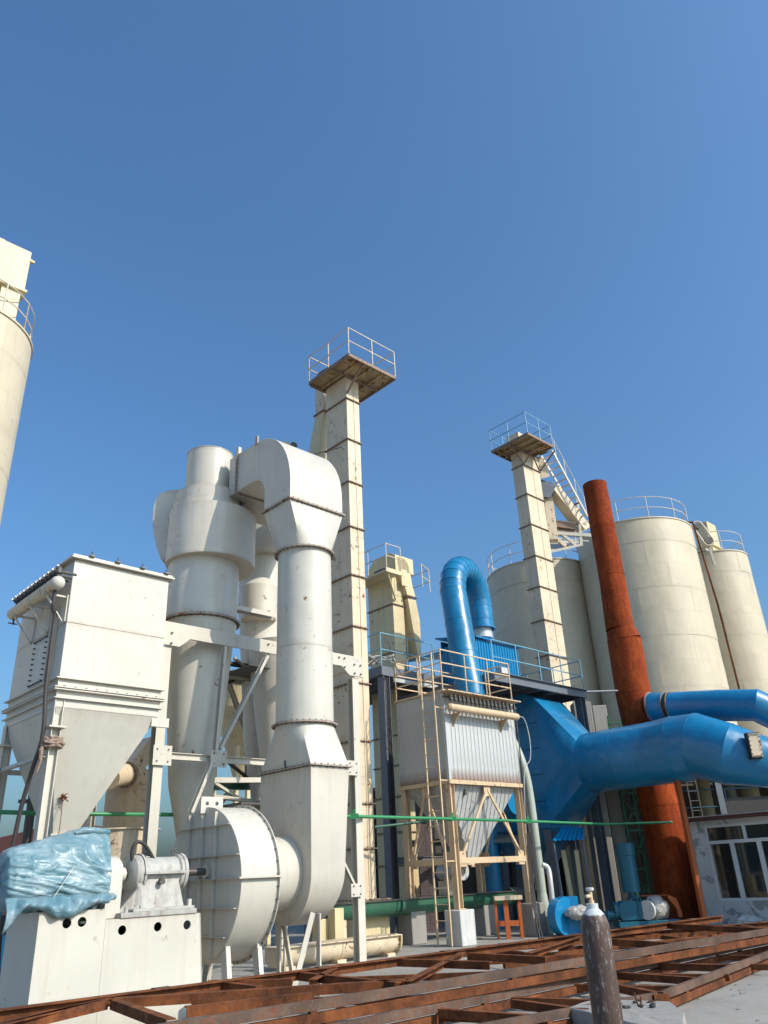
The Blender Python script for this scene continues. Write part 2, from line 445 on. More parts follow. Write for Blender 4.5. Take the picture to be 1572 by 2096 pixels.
def mk(name, mb, mat, org=V(0, 0, 0), bev=0, ang=32):
    me = bpy.data.meshes.new(name)
    me.from_pydata([tuple(fit(p) - org) for p in mb.v], [], mb.f)
    me.materials.append(M[mat] if isinstance(mat, str) else mat)
    if mb.bolts:
        me.materials.append(M['dmetal'])
        for i in mb.bolts: me.polygons[i].material_index = 1
    me.polygons.foreach_set('use_smooth', [True] * len(me.polygons))
    me.set_sharp_from_angle(angle=R(ang))
    me.update()
    bm = bmesh.new(); bm.from_mesh(me); bmesh.ops.recalc_face_normals(bm, faces=bm.faces); bm.to_mesh(me); bm.free()
    ob = bpy.data.objects.new(name, me); COL.objects.link(ob)
    if bev:
        md = ob.modifiers.new('bevel', 'BEVEL'); md.width = bev; md.segments = 2; md.limit_method = 'ANGLE'; md.angle_limit = R(35)
    return ob
def single(name, mb, mat, base, label, cat, az=46, group=None, kind=None, bev=0, ang=32):
    ob = mk(name, mb, mat, fit(base), bev, ang); ob.location = wl(fit(base), az); ob.rotation_euler = (0, 0, R(90 - az))
    return tag(ob, label, cat, group, kind)
def dup(o, loc, parent=None):
    c = o.copy(); COL.objects.link(c); c.location = loc
    if parent is not None: c.parent = parent
    return c
def fix(mb):   # make faces consistent outward-ish
    return mb
def run(T, name, path, rs, mat, n=40, seam=None, sr=.012, mats=None):
    rg = MB().rings(path, rs, n)
    for i in range(len(path) - 1):
        T.part(name, MB().loft([rg[i], rg[i + 1]], False, False), (mats or {}).get(i, mat), ang=40)
    if seam:
        for i in range(1, len(path) - 1):
            c = sum(rg[i], V(0, 0, 0)) / n; t = (path[i + 1] - path[i - 1]).normalized() * seam[1]
            k = (rs[i] + sr) / rs[i]
            T.part(seam[0], MB().loft([[c + (p - c) * k - t for p in rg[i]], [c + (p - c) * k + t for p in rg[i]]], True, True), mat)
def rail(T, pts, h=1.1, mid=.55, r=.02, mat='cream', step=1.2, closed=False, names=('guard_rail', 'rail_post'), parent=None):
    pts = [Vector(p) for p in pts]
    if closed: pts = pts + [pts[0]]
    for hh in ([h, mid] if not isinstance(mid, (list, tuple)) else [h, *mid]):
        T.part(names[0], MB().tube([p + V(0, 0, hh) for p in pts], r, 8), mat, parent)
    posts = []; acc = step
    for i in range(len(pts) - 1):
        L_ = (pts[i + 1] - pts[i]).length
        if L_ > step * .6:
            n = max(1, round(L_ / step))
            for k in range(n): posts.append(pts[i].lerp(pts[i + 1], k / n))
        else:
            if acc >= step * .98: posts.append(pts[i]); acc = 0
            acc += L_
    if not closed: posts.append(pts[-1])
    base = T.part(names[1], MB().cyl(posts[0], posts[0] + V(0, 0, h), r, n=8), mat, parent)
    for p in posts[1:]:
        c = dup(base, p - posts[0], parent or T.root)
def ladder(T, p0, p1, w, side, n, mat, r=.022, names=('ladder_rail', 'rung')):
    p0, p1, side = Vector(p0), Vector(p1), Vector(side).normalized() * w / 2
    for s_ in (-1, 1): T.part(names[0], MB().bar(p0 + side * s_, p1 + side * s_, r * 2, r * 2), mat)
    b = None
    for i in range(n):
        c = p0.lerp(p1, (i + .5) / n)
        if b is None: c0 = c; b = T.part(names[1], MB().cyl(c - side, c + side, r * .7, n=8), mat)
        else: dup(b, c - c0, T.root)
# ================================================================== SETTING
g = MB().add([(-600, -300, 0), (600, -300, 0), (600, 900, 0), (-600, 900, 0)], [(0, 1, 2, 3)])
single('ground', g, 'ground', (0, 0, 0), 'pale dusty concrete yard under the machinery', None, az=90, kind='structure')

# ------------------------------------------------------------------ silos
def silo(c, r, z1, label, rail_on=True, rungs=10, z0=5.0, nrail=22, arc=None, rmat='frame'):
    T = Thing('silo', label, 'silo', (c[0], c[1], 0), 90, 'cream steel storage silos')
    C0 = V(c[0], c[1], 0)
    mb = MB(); n = 64; courses = rungs
    hh = (z1 - z0) / courses
    for k in range(courses):   # each course of plates laps the one below by a few mm
        rr = r + (.006 if k % 2 else 0)
        for j in range(7):
            a0_ = 2 * math.pi * (j + (k % 2) * .5 + .13 * k) / 7; rr = r + (.006 if k % 2 else 0) + random.uniform(0, .012)
            pts = [C0 + V(math.cos(a0_ + 2 * math.pi / 7 * i / 10) * rr, math.sin(a0_ + 2 * math.pi / 7 * i / 10) * rr, 0) for i in range(11)]
            vs = [p + V(0, 0, z0 + k * hh) for p in pts] + [p + V(0, 0, z0 + (k + 1) * hh) for p in pts]
            T.part('wall_plate', MB().add(vs, [(i, i + 1, i + 12, i + 11) for i in range(10)]), 'silo', ang=40)
    T.part('inner_wall', MB().lathe(C0, [(z0, r - .03), (z1, r - .03)], n, caps=False), 'silo', ang=40)
    T.part('roof', MB().lathe(C0, [(z1, r + .05), (z1 + .06, r + .05), (z1 + .5, .4), (z1 + .5, .0)], n), 'silo')
    T.part('top_rim', MB().ring(C0 + V(0, 0, z1 + .02), r - .05, r + .035, .06, n=n), 'silo')
    T.part('hopper_cone', MB().lathe(C0, [(z0 - 2.6, .3), (z0, r)], n), 'silo')
    for j in range(6):
        a = 2 * math.pi * (j + .4) / 6
        p = C0 + V(math.cos(a) * r * .93, math.sin(a) * r * .93, 0)
        T.part('support_leg', MB().ibeam(p, p + V(0, 0, z0), .3, .3, .02), 'greysteel')
    if rail_on:
        a0, a1 = arc or (0, 360)
        pts = [C0 + V(math.cos(R(a0 + (a1 - a0) * i / nrail)) * r * .97, math.sin(R(a0 + (a1 - a0) * i / nrail)) * r * .97, z1 + .05) for i in range(nrail + 1)]
        rail(T, pts, 1.1, .55, .022, rmat, step=1.4)
    return T
Y0 = 36.0
PA = at(1296, 1100, Y0); rA = 2.77; zA = zat(1075, PA) 
zA = zat(1070, PA - V(0, 2.77 * .8, 0)) 
sA = silo((PA.x, PA.y), rA, zA, 'tall cream silo directly behind the rusty chimney, with a bent railing round its top', nrail=24)
PB = at(1100, 1170, 38.5); 
sB = silo((PB.x, PB.y), 2.62, zat(1152, PB - V(0, 2.1, 0)), 'shaded cream silo farthest left, behind the blue arch pipe and slim elevator', nrail=22, rmat='frame')
PC = at(1454, 1150, 40.0)
sC = silo((PC.x, PC.y), 1.86, zat(1128, PC - V(0, 1.8, 0)), 'narrower cream silo at the right edge with a yellow box on its top', nrail=20)
PL = at(-101, 760, 18.4); rL = 1.98
zL = zat(640, at(0, 640, 17.4))
sL = silo((PL.x, PL.y), rL, zL, 'cream silo at the left edge of the yard, cut off by the picture', nrail=26, rungs=13, z0=2.0)

# yellow head box on the left silo
qe = pl(at(57, 560, 18.2)); zb0, zb1 = at(52, 594, 18.2).z, at(64, 517, 18.2).z
T = Thing('silo_top_housing', 'pale yellow steel housing standing on top of the left edge silo', 'housing', (qe.x - 1, qe.y + .5, zL))
T.part('body', MB().box((qe.x - 2.6, qe.y, zb0), (qe.x, qe.y + 1.3, zb1)), 'yellow', bev=.01)
T.part('bottom_flange', MB().box((qe.x - 2.66, qe.y - .06, zb0 - .09), (qe.x + .06, qe.y + 1.36, zb0 - .004)), 'yellow', bev=.005)
T.part('support_leg', MB().box((qe.x - .62, qe.y + .05, zL), (qe.x - .08, qe.y + .5, zb0 - .091)), 'yellow')
T.part('brace', MB().chan(V(qe.x - 1.15, qe.y + .1, zb0 - .1), V(qe.x - .75, qe.y + .1, zL + .02), .12, .16), 'frame')
T.part('lifting_lug', MB().box((qe.x - .95, qe.y + .1, zb1 + .002), (qe.x - .78, qe.y + .2, zb1 + .1)), 'yellow')
T.part('lifting_lug', MB().box((qe.x + .002, qe.y + .05, zb1 - .3), (qe.x + .14, qe.y + .15, zb1 - .22)), 'yellow')

# yellow box and belt guard on the right silo
b0 = pl(at(1457, 1112, 39.4)); bt = pl(at(1453, 1066, 39.4))
T = Thing('conveyor_head_box', 'pale yellow box on the right edge silo roof beside the belt guard', 'housing', (b0.x, b0.y, b0.z))
T.part('body', MB().box((b0.x, b0.y, b0.z), (b0.x + 1.05, b0.y + .8, bt.z)), 'yellow', bev=.01)
T.part('body_flange', MB().box((b0.x - .05, b0.y - .05, b0.z - .08), (b0.x + 1.2, b0.y + .9, b0.z - .002)), 'yellow')
T.part('lower_body', MB().box((b0.x + .1, b0.y + .05, b0.z - 1.2), (b0.x + 1.0, b0.y + .8, b0.z - .082)), 'yellow')
T.part('base_frame', MB().box((b0.x - 1.2, b0.y - .1, b0.z - .7), (b0.x - .1, b0.y + .8, b0.z - .6)), 'frame')
gp = at(1442, 1088, 37.5)
T = Thing('belt_guard', 'looped oval belt guard with dark pulleys in front of the silo top box', 'belt guard', tuple(gp), 90)
d1 = at(1428, 1077, 37.5); d2 = at(1450, 1107, 37.5)
dd = (d2 - d1); dn = V(-dd.z, 0, dd.x).normalized()
loop = []
for i in range(13):
    a = math.pi * i / 12; loop.append(d2 + dd.normalized() * math.sin(a) * .26 + dn * math.cos(a) * .26)
for i in range(13):
    a = math.pi * i / 12; loop.append(d1 - dd.normalized() * math.sin(a) * .26 - dn * math.cos(a) * .26)
T.part('guard_hoop', MB().tube(loop + [loop[0], loop[1]], .05, 8), 'cream')
T.part('pulley', MB().cyl(d1 - V(0, .06, 0), d1 + V(0, .1, 0), .15), 'dmetal')
T.part('pulley', MB().cyl(d2 - V(0, .06, 0), d2 + V(0, .1, 0), .19), 'dmetal')
T.part('mount', MB().bar(d2 + V(0, .12, 0), d2 + V(.2, .4, -1.2), .12), 'frame')
for dx in (0, .5):
    T.part('mount', MB().bar(d1 + V(dx, .12, 0), d1 + V(dx + .1, .5, -1.6), .08), 'frame')
# rusty down pipe between silos
pa, pb = at(1418, 1070, 35.0), at(1516, 1425, 35.4)
pb = V(pa.x, 35.0, at(1516, 1430, 35.0).z); pa2 = at(1516, 1425, 33.8)
single('down_pipe', MB().tube([at(1395, 1068, 34.6), at(1418, 1069, 34.6), at(1470, 1240, 34.6), at(1517, 1425, 34.6), at(1530, 1475, 34.6)], .05, 8), 'truss',
       tuple(pa), 'thin rusty pipe running down the gap between the two right silos', 'pipe', az=90)

# ------------------------------------------------------------------ chimney
PCx = 7.98, 26.4
ks = 26.4 / 27
zz = lambda y: zat(y, PCx)
def chx(y, px): return at(px, y, PCx[1])
T = Thing('chimney', 'tall rust red steel chimney stack standing slightly crooked before the silos', 'chimney', (PCx[0], PCx[1], 0), 90)
rows = [(1900, 1358, .60), (1650, 1350, .60), (1420, 1296, .588), (1312, 1278, .585), (1288, 1269, .492), (1180, 1252, .462), (992, 1217, .452)]
path = []; rad = []
for y, px, r in rows:
    P = at(px, y, 26.4); path.append(P); rad.append(r * ks)
path[0] = V(path[1].x + .0, 26.4, 0); 
for i in range(len(path) - 1):
    a, b = path[i], path[i + 1]; n = 1 if i in (3,) else max(1, round((b - a).length / 2.2))
    for k in range(n):
        p, q = a.lerp(b, k / n), a.lerp(b, (k + 1) / n)
        r0 = rad[i] + (rad[i + 1] - rad[i]) * k / n; r1 = rad[i] + (rad[i + 1] - rad[i]) * (k + 1) / n
        T.part('shell_section', MB().tube([p, q], [r0, r1], 40, caps=False), 'rust', ang=40)
        if k or i: T.part('weld_ring', MB().tube([p - V(0, 0, .012), p + V(0, 0, .012)], r0 + .008, 40), 'rust')
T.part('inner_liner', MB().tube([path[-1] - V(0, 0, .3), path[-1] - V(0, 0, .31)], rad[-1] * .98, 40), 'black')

# ------------------------------------------------------------------ far left background
T = Thing('warehouse', 'low maroon roofed building far behind the left dust collector', 'building', (-22, 60, 0), 90)
p0 = at(-60, 1745, 60); p1 = at(215, 1690, 60)
T.part('wall', MB().box((p0.x - 8, 60, 0), (p1.x - 3, 75, p0.z - .2)), 'brickm')
T.part('roof', MB().prism([(p0.x - 9, 0), (p1.x - 2.5, 0), (p1.x - 2.5, p1.z + .4), (p0.x - 9, p0.z - 1.2)], (0, 59.5, 0), (1, 0, 0), (0, 0, 1), -16), 'roofred')

# ------------------------------------------------------------------ WHITE PLANT (site grid: a runs right-back, b runs left-back)
# ---- dust collector, left
FIT[0] = .88
Cc = pl(at(155, 1135, 14)); a0, b0 = Cc.x, Cc.y
DA, DB = 2.02, 2.55
zt, zb, zh, zo = 7.56, 5.14, 4.62, 2.1
T = Thing('dust_collector', 'big white box dust collector with a grey pointed hopper on the left', 'dust collector', (a0, b0, 0))
DC = T
T.part('upper_box', MB().box((a0, b0, 6.2), (a0 + DA, b0 + DB, zt - .09)), 'white', bev=.008)
T.part('lower_box', MB().box((a0 + .002, b0 + .002, zb - .02), (a0 + DA - .002, b0 + DB - .002, 6.1985)), 'white', bev=.008)
T.part('roof', MB().box((a0 - .09, b0 - .09, zt - .085), (a0 + DA + .09, b0 + DB + .09, zt - .045)).box((a0 - .06, b0 - .06, zt - .04), (a0 + DA + .06, b0 + DB + .06, zt)), 'white', bev=.006)
for i in range(4):
    x = a0 + .25 + i * (DA - .4) / 3
    T.part('roof_clamp', MB().box((x, b0 - .11, zt + .001), (x + .10, b0 + .1, zt + .03)).cyl(V(x + .05, b0 - .05, zt), V(x + .05, b0 - .05, zt + .12), .012, n=6), 'dmetal')
for z, wd, mt, bo in ((zb, .07, 'white', 0), (zb - .17, .085, 'white', .2), (zb - .21, .085, 'white', 0), (zb - .36, .06, 'white', 0)):
    T.part('flange_band', MB().rectflange(a0, a0 + DA, b0, b0 + DB, z, wd, .02, bo, .018), mt)
T.part('skirt', MB().box((a0 + .004, b0 + .004, zh), (a0 + DA - .004, b0 + DB - .004, zb - .021)), 'white')
for aa, bb in ((a0 - .012, b0 - .012), (a0 + DA, b0 - .012)):
    T.part('corner_strip', MB().box((aa, bb, zb - .36), (aa + .012, bb + .012, zb)), 'white')
hc = V(a0 + .78, b0 + .95, 0)
hq_ = onb(157, 1706, b0 + .80)
hc = V(hq_.x - .22, b0 + 1.02, 0); zo = hq_.z
T.part('hopper', MB().loft([rrect(a0 + .01, a0 + DA - .01, b0 + .01, b0 + DB - .01, zh - .002), rrect(hc.x - .22, hc.x + .22, hc.y - .22, hc.y + .22, zo)]), 'white2', bev=.005)
T.part('outlet_flange', MB().box((hc.x - .28, hc.y - .28, zo - .06), (hc.x + .28, hc.y + .28, zo - .002)), 'white')
T.part('outlet_valve', MB().box((hc.x - .26, hc.y - .26, zo - .45), (hc.x + .26, hc.y + .26, zo - .062)).cyl(V(hc.x - .45, hc.y - .1, zo - .25), V(hc.x + .5, hc.y - .1, zo - .25), .16), 'green')
# inspection door on the shaded face
d0, d1 = ona(88, 1310, a0), ona(58, 1400, a0)
dq0, dq1 = ona(95, 1302, a0), ona(48, 1410, a0)
bd0, bd1 = b0 + .72, b0 + 1.42
dz1, dz0 = 6.15, 5.18
dr = T.part('inspection_door', MB().box((a0 - .03, bd0, dz0), (a0 - .002, bd1, dz1)), 'white', bev=.004)
mb = MB()
for i in range(9):
    z = dz0 + .06 + (dz1 - dz0 - .12) * i / 8
    for bb in (bd0 + .05, bd1 - .05): mb.cyl(V(a0 - .075, bb, z), V(a0 - .03, bb, z), .016, n=6)
for i in range(6):
    bb = bd0 + .05 + (bd1 - bd0 - .1) * i / 5
    for z in (dz0 + .05, dz1 - .05): mb.cyl(V(a0 - .075, bb, z + .003), V(a0 - .03, bb, z), .016, n=6)
T.part('door_bolts', mb, 'dmetal', parent=dr)
T.part('stiffener', MB().box((a0 - .05, b0 + .42, zb + .03), (a0 - .002, b0 + .50, 6.6)), 'white')
# air header with pulse valves
ha = a0 - .34
h0, h1 = ona(118, 1193, ha), ona(25, 1268, ha)
h1 = V(ha, h1.y, h0.z - .02)
hd = (h1 - h0).normalized(); rH = .125
hdr = T.part('air_header', MB().tube([h0 - hd * .05, h0, h1, h1 + hd * .05], [rH * .5, rH, rH, rH * .5], 24), 'cream')
T.part('header_cap', MB().lathe(h0 - hd * .01, [(0, rH + .004), (-.05, rH * .95), (-.09, rH * .7), (-.115, rH * .3), (-.12, 0)][::1], 24, axis=hd), 'white2')
nv = 11
for i in range(nv):
    p = h0.lerp(h1, (i + .15) / nv)
    vb = MB().cyl(p + V(0, 0, rH * .8), p + V(0, 0, .24), .035, n=10).cyl(p + V(0, 0, .2), p + V(0, 0, .29), .075, n=12).cyl(p + V(0, 0, .29), p + V(0, 0, .33), .05, n=10).cyl(p + V(.02, .0, .24), V(a0, p.y, p.z + .24), .028, n=8).cyl(p + V(-.1, 0, .25), p + V(0, 0, .25), .035, n=8)
    vo = T.part('pulse_valve', vb, 'dmetal')
    T.part('solenoid', MB().cbox(p + V(-.03, 0, .35), (.03, .03, .035)), 'wframe', parent=vo)
    T.part('solenoid', MB().cbox(p + V(-.12, 0, .25), (.03, .035, .035)), 'wframe', parent=vo)
for i in (0, 1, 2):
    p = h0.lerp(h1, (.15, .5, .86)[i])
    T.part('header_bracket', MB().bar(V(a0 - .46, p.y, p.z - rH), V(a0, p.y, p.z - rH), .06, .03).bar(V(a0 - .4, p.y, p.z - rH - .02), V(a0 - .004, p.y, p.z - .66), .05, .02).box((a0 - .03, p.y - .09, p.z - .62), (a0 - .001, p.y + .09, p.z - .1)), 'white')
T.part('drain_cock', MB().cyl(h1 + V(0, -.1, -rH), h1 + V(0, -.1, -rH - .12), .02, n=8).bar(h1 + V(-.1, -.1, -rH - .1), h1 + V(.08, -.1, -rH - .1), .02), 'dmetal')
kp = onb(129, 1632, b0 + .55)
km = MB()
for k in range(12):
    random.seed(k); o_ = [random.uniform(-.08, .08) for _ in range(6)]
    km.tube([kp, kp + V(o_[0], -abs(o_[1]), o_[2]), kp + V(o_[3], -abs(o_[4]), o_[5])], [.012, .01, .004], 5)
km.tube([kp, kp + V(0, -.02, -.4), kp + V(.0, 0, -.9)], .007, 5)
T.part('rusty_wire_knot', km, 'truss')
# legs
lw = .17
T.part('corner_bracket', MB().box((a0 + DA - .12, b0 + .02, zh - .18), (a0 + DA + .25, b0 + .1, zh - .004)), 'frame')
for (la, lb, nm) in ((a0 - .02, b0 - .02, 0), (a0 - .02, b0 + DB - lw, 2), (a0 + DA - lw, b0 + DB - lw, 3)):
    c = V(la + lw / 2, lb + lw / 2, 0)
    lg = T.part('leg', MB().ibeam(c, c + V(0, 0, 4.66 if nm else 4.25), lw, lw, .014, up=(1, 0, 0)), 'frame')
    T.part('cap_plate', MB().box((la - .07, lb - .07, 4.25), (la + lw + .07, lb + lw + .07, 4.28)), 'frame', parent=lg)
    if nm == 0:
        T.part('stub', MB().ibeam(c + V(0, 0, 4.28), c + V(0, 0, zb - .37), lw, lw, .014, up=(1, 0, 0)), 'frame', parent=lg)
T.part('brace', MB().ang(V(a0 + .02, b0 + .05, 3.75), V(a0 + .02, b0 + DB - .1, 3.75), .09), 'frame')
T.part('brace', MB().ang(V(a0 + .1, b0 + DB, 3.75), V(a0 + DA - .1, b0 + DB, 3.75), .09), 'frame')

# grey drain hopper pipe: rag tied round the leg, black cable
rg = MB()
c = V(a0 + .06, b0 + .06, 3.98)
for k, (dz, rr) in enumerate(((0, .17), (.045, .15), (-.05, .16), (.09, .135))):
    pts = [c + V(math.cos(t * .5236) * rr * (1 + .15 * math.sin(3 * t + k)), math.sin(t * .5236) * rr, dz + .02 * math.sin(t * 2 + k)) for t in range(13)]
    rg.tube(pts, .028, 8)
rg.tube([c + V(-.14, 0, 0), c + V(-.19, -.02, -.12), c + V(-.17, .0, -.3), c + V(-.2, .02, -.5)], [.03, .04, .03, .01], 8)
single('rag', rg, 'rag', tuple(c), 'brown cloth rag tied round the white leg holding the black cable', 'rag')
hz = h0.z
cb = [h0 + V(0.0, .08, -rH), h0 + V(.02, .10, -.5), V(a0 - .18, b0 + .16, 6.4), V(a0 - .17, b0 + .14, 5.6), V(a0 - .17, b0 + .1, 4.9), V(a0 - .14, b0 + .06, 4.4), V(a0 - .13, b0 + .08, 4.0), V(a0 - .16, b0 + .22, 3.6), V(a0 - .2, b0 + .38, 3.0), V(a0 - .22, b0 + .45, 2.4), V(a0 - .2, b0 + .48, 1.6), V(a0 - .2, b0 + .5, .9), V(a0 - .1, b0 + .5, .02)]
def smooth_path(p, n=5):
    out = []
    for i in range(len(p) - 1):
        a = p[max(i - 1, 0)]; b = p[i]; c = p[i + 1]; d = p[min(i + 2, len(p) - 1)]
        for k in range(n):
            t = k / n
            out.append(.5 * ((2 * b) + (c - a) * t + (2 * a - 5 * b + 4 * c - d) * t * t + (3 * b - a - 3 * c + d) * t ** 3))
    return out + [p[-1]]
single('cable', MB().tube(smooth_path(cb), .038, 10), 'cable', tuple(cb[-1]), 'thick black cable hanging from the air header down past the rag', 'cable')
FIT[0] = 1.0
# vertical grey post behind the left collector
pp = at(62, 1665, 15.6)
single('vent_post', MB().cyl(V(pp.x, 15.6, 0), V(pp.x, 15.6, at(62, 1608, 15.6).z), .085, n=14).box((pp.x - .22, 15.5, at(62, 1640, 15.6).z - .03), (pp.x + .12, 15.7, at(62, 1640, 15.6).z + .03)), 'dmetal', (pp.x, 15.6, 0),
       'dark grey standing pipe with a crossbar seen between the left legs', 'post', az=90)
# blue hood at far left
T = Thing('blue_hood', 'glossy blue sloping metal hood at the far left below the dust collector', 'machine hood', tuple(at(20, 1790, 17).xy) + (0,), 90)
q = at(20, 1790, 17)
T.part('hood', MB().loft([[V(q.x - 2.2, 17, .9), V(q.x + .75, 17, 1.05), V(q.x + .75, 18.6, 1.05), V(q.x - 2.2, 18.6, .9)], [V(q.x - 2.2, 17, 1.25), V(q.x + .9, 17, 2.2), V(q.x + .9, 18.6, 2.2), V(q.x - 2.2, 18.6, 1.25)]]), 'blue', bev=.02)
T.part('base', MB().box((q.x - 2.2, 17.1, 0), (q.x + .7, 18.5, .898)), 'blue')

# ---- machine plinth
FIT[0] = .931
pa0, pb0 = 4.55, 11.70
T = Thing('machine_plinth', 'long white steel plinth with round black holes under motor and bearing housing', 'machine base', (pa0, pb0, 0))
PW = 1.12
def xz(px, py): q = onb(px, py, pb0); return (q.x - pa0, q.z)
h = [xz(137, 1890), xz(168, 1887)]
s1 = 5.49 - pa0
T.part('motor_base_box', MB().prism([(0, 0), (s1 - .003, 0), (s1 - .003, 1.36), (0, 1.36)], (pa0, pb0, 0), (1, 0, 0), (0, 0, 1), -.02, [circ_hole(x, z, .062) for x, z in h])
       .box((pa0, pb0 + .021, 0), (pa0 + .02, pb0 + PW, 1.36)).box((pa0 + .021, pb0 + PW - .02, 0), (pa0 + s1 - .003, pb0 + PW, 1.36)).box((pa0 + .021, pb0 + .021, 1.34), (pa0 + s1 - .003, pb0 + PW - .021, 1.36)), 'white2')
h = [xz(250, 1904), xz(323, 1897), xz(383, 1893)]
s2 = 7.0 - pa0
T.part('bearing_base_box', MB().prism([(s1, 0), (s2 + .12, 0), (s2, 1.22), (s1, 1.22)], (pa0, pb0, 0), (1, 0, 0), (0, 0, 1), -.02, [circ_hole(x, z, .062) for x, z in h])
       .add([(pa0 + s2 + .12, pb0, 0), (pa0 + s2 + .12, pb0 + PW, 0), (pa0 + s2, pb0 + PW, 1.22), (pa0 + s2, pb0, 1.22), (pa0 + s2 + .10, pb0, 0), (pa0 + s2 + .10, pb0 + PW, 0), (pa0 + s2 - .02, pb0 + PW, 1.22), (pa0 + s2 - .02, pb0, 1.22)], [(0, 1, 2, 3), (7, 6, 5, 4), (0, 3, 7, 4), (1, 5, 6, 2), (2, 6, 7, 3), (0, 4, 5, 1)])
       .box((pa0 + s1, pb0 + .021, 1.20), (pa0 + s2 - .021, pb0 + PW - .001, 1.22)), 'white2')
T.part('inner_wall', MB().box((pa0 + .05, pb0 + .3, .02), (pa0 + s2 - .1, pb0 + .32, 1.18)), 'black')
# sole plates standing proud
T.part('sole_plate', MB().box((5.70, pb0 - .02, 1.222), (6.92, pb0 + PW - .1, 1.29)), 'grime', bev=.006)
# ---- coupling guard
AX = V(0, 12.27, 1.80)
T = Thing('coupling_guard', 'narrow white sheet coupling guard with a rounded top between motor and bearing', 'guard', (5.5, 11.85, 1.22))
arc = [(0, 0)] + [(0.0, .62)] + [(.42 - .42 * math.cos(a), .62 + .22 * math.sin(a)) for a in [math.pi * k / 14 for k in range(1, 14)]] + [(.84, .62), (.84, 0)]
T.part('shell', MB().prism(arc, (5.52, 11.85, 1.224), (0, 1, 0), (0, 0, 1), .24), 'white2', bev=.006)
# ---- bearing housing
T = Thing('bearing_housing', 'dusty white cast bearing housing with flanged ends beside the fan', 'bearing housing', (5.8, 12.27, 1.29))
ax = (1, 0, 0)
T.part('shaft', MB().cyl(AX + V(5.73, 0, 0), AX + V(7.5, 0, 0), .055), 'dmetal')
T.part('shaft_collar', MB().cyl(AX + V(5.80, 0, 0), AX + V(5.97, 0, 0), .10, n=24), 'white2')
T.part('body', MB().lathe(AX + V(6.02, 0, 0), [(0, .10), (.02, .20), (.06, .255), (.14, .27), (.16, .27), (.18, .235), (.30, .235), (.72, .235), (.78, .24), (.80, .27), (.88, .27), (.90, .20)], 32, axis=ax), 'grime', bev=.004)
T.part('end_flange', MB().ring(AX + V(6.90, 0, 0), .12, .285, .05, ax, 32, 8, .02), 'grime')
T.part('end_flange', MB().ring(AX + V(6.20, 0, 0), .2, .29, .03, ax, 32, 8, .02), 'grime')
T.part('pedestal', MB().loft([rrect(6.02, 6.86, 11.95, 12.6, 1.292), rrect(6.12, 6.78, 12.06, 12.48, 1.75)]), 'grime', bev=.01)
T.part('split_flange', MB().box((6.18, 11.96, 1.785), (6.86, 12.58, 1.825)), 'grime', bev=.004)
T.part('foot_rib', MB().prism([(0, 0), (.42, 0), (.32, .33)], (5.78, 12.02, 1.292), (1, 0, 0), (0, 0, 1), .05), 'grime')
T.part('foot_rib', MB().prism([(0, 0), (.42, 0), (.32, .33)], (5.78, 12.5, 1.292), (1, 0, 0), (0, 0, 1), .05), 'grime')
for x in (5.82, 6.05): 
    T.part('anchor_bolt', MB().cyl(V(x, 11.78, 1.28), V(x, 11.78, 1.37), .03, n=8), 'grime')
T.part('anchor_bolt', MB().cyl(V(6.84, 11.78, 1.28), V(6.84, 11.78, 1.42), .035, n=8), 'white2')
T.part('base_plate', MB().box((5.9, 11.72, 1.291), (6.9, 12.7, 1.33)), 'grime', bev=.004)
T.part('eye_bolt', MB().ring(AX + V(6.35, -.02, .29), .02, .045, .02, (0, 1, 0), 16), 'dmetal')
T.part('eye_bolt', MB().ring(AX + V(6.78, -.02, .31), .02, .045, .02, (0, 1, 0), 16), 'dmetal')
T.part('name_boss', MB().cyl(V(6.45, 12.00, 1.68), V(6.45, 11.93, 1.68), .045, n=14), 'dmetal')
hs = [V(6.05, 12.2, 2.03), V(5.98, 12.25, 2.35), V(6.08, 12.3, 2.50), V(6.25, 12.3, 2.42), V(6.45, 12.28, 2.2), V(6.5, 12.27, 2.05)]
hs = [onb(275, 1783, 12.2), onb(270, 1745, 12.2), onb(280, 1724, 12.2), onb(297, 1730, 12.2), onb(315, 1760, 12.2), onb(325, 1775, 12.2)]
single('hose', MB().tube(smooth_path(hs), .028, 10), 'dark', tuple(hs[-1]), 'black rubber hose arching above the bearing housing', 'hose')

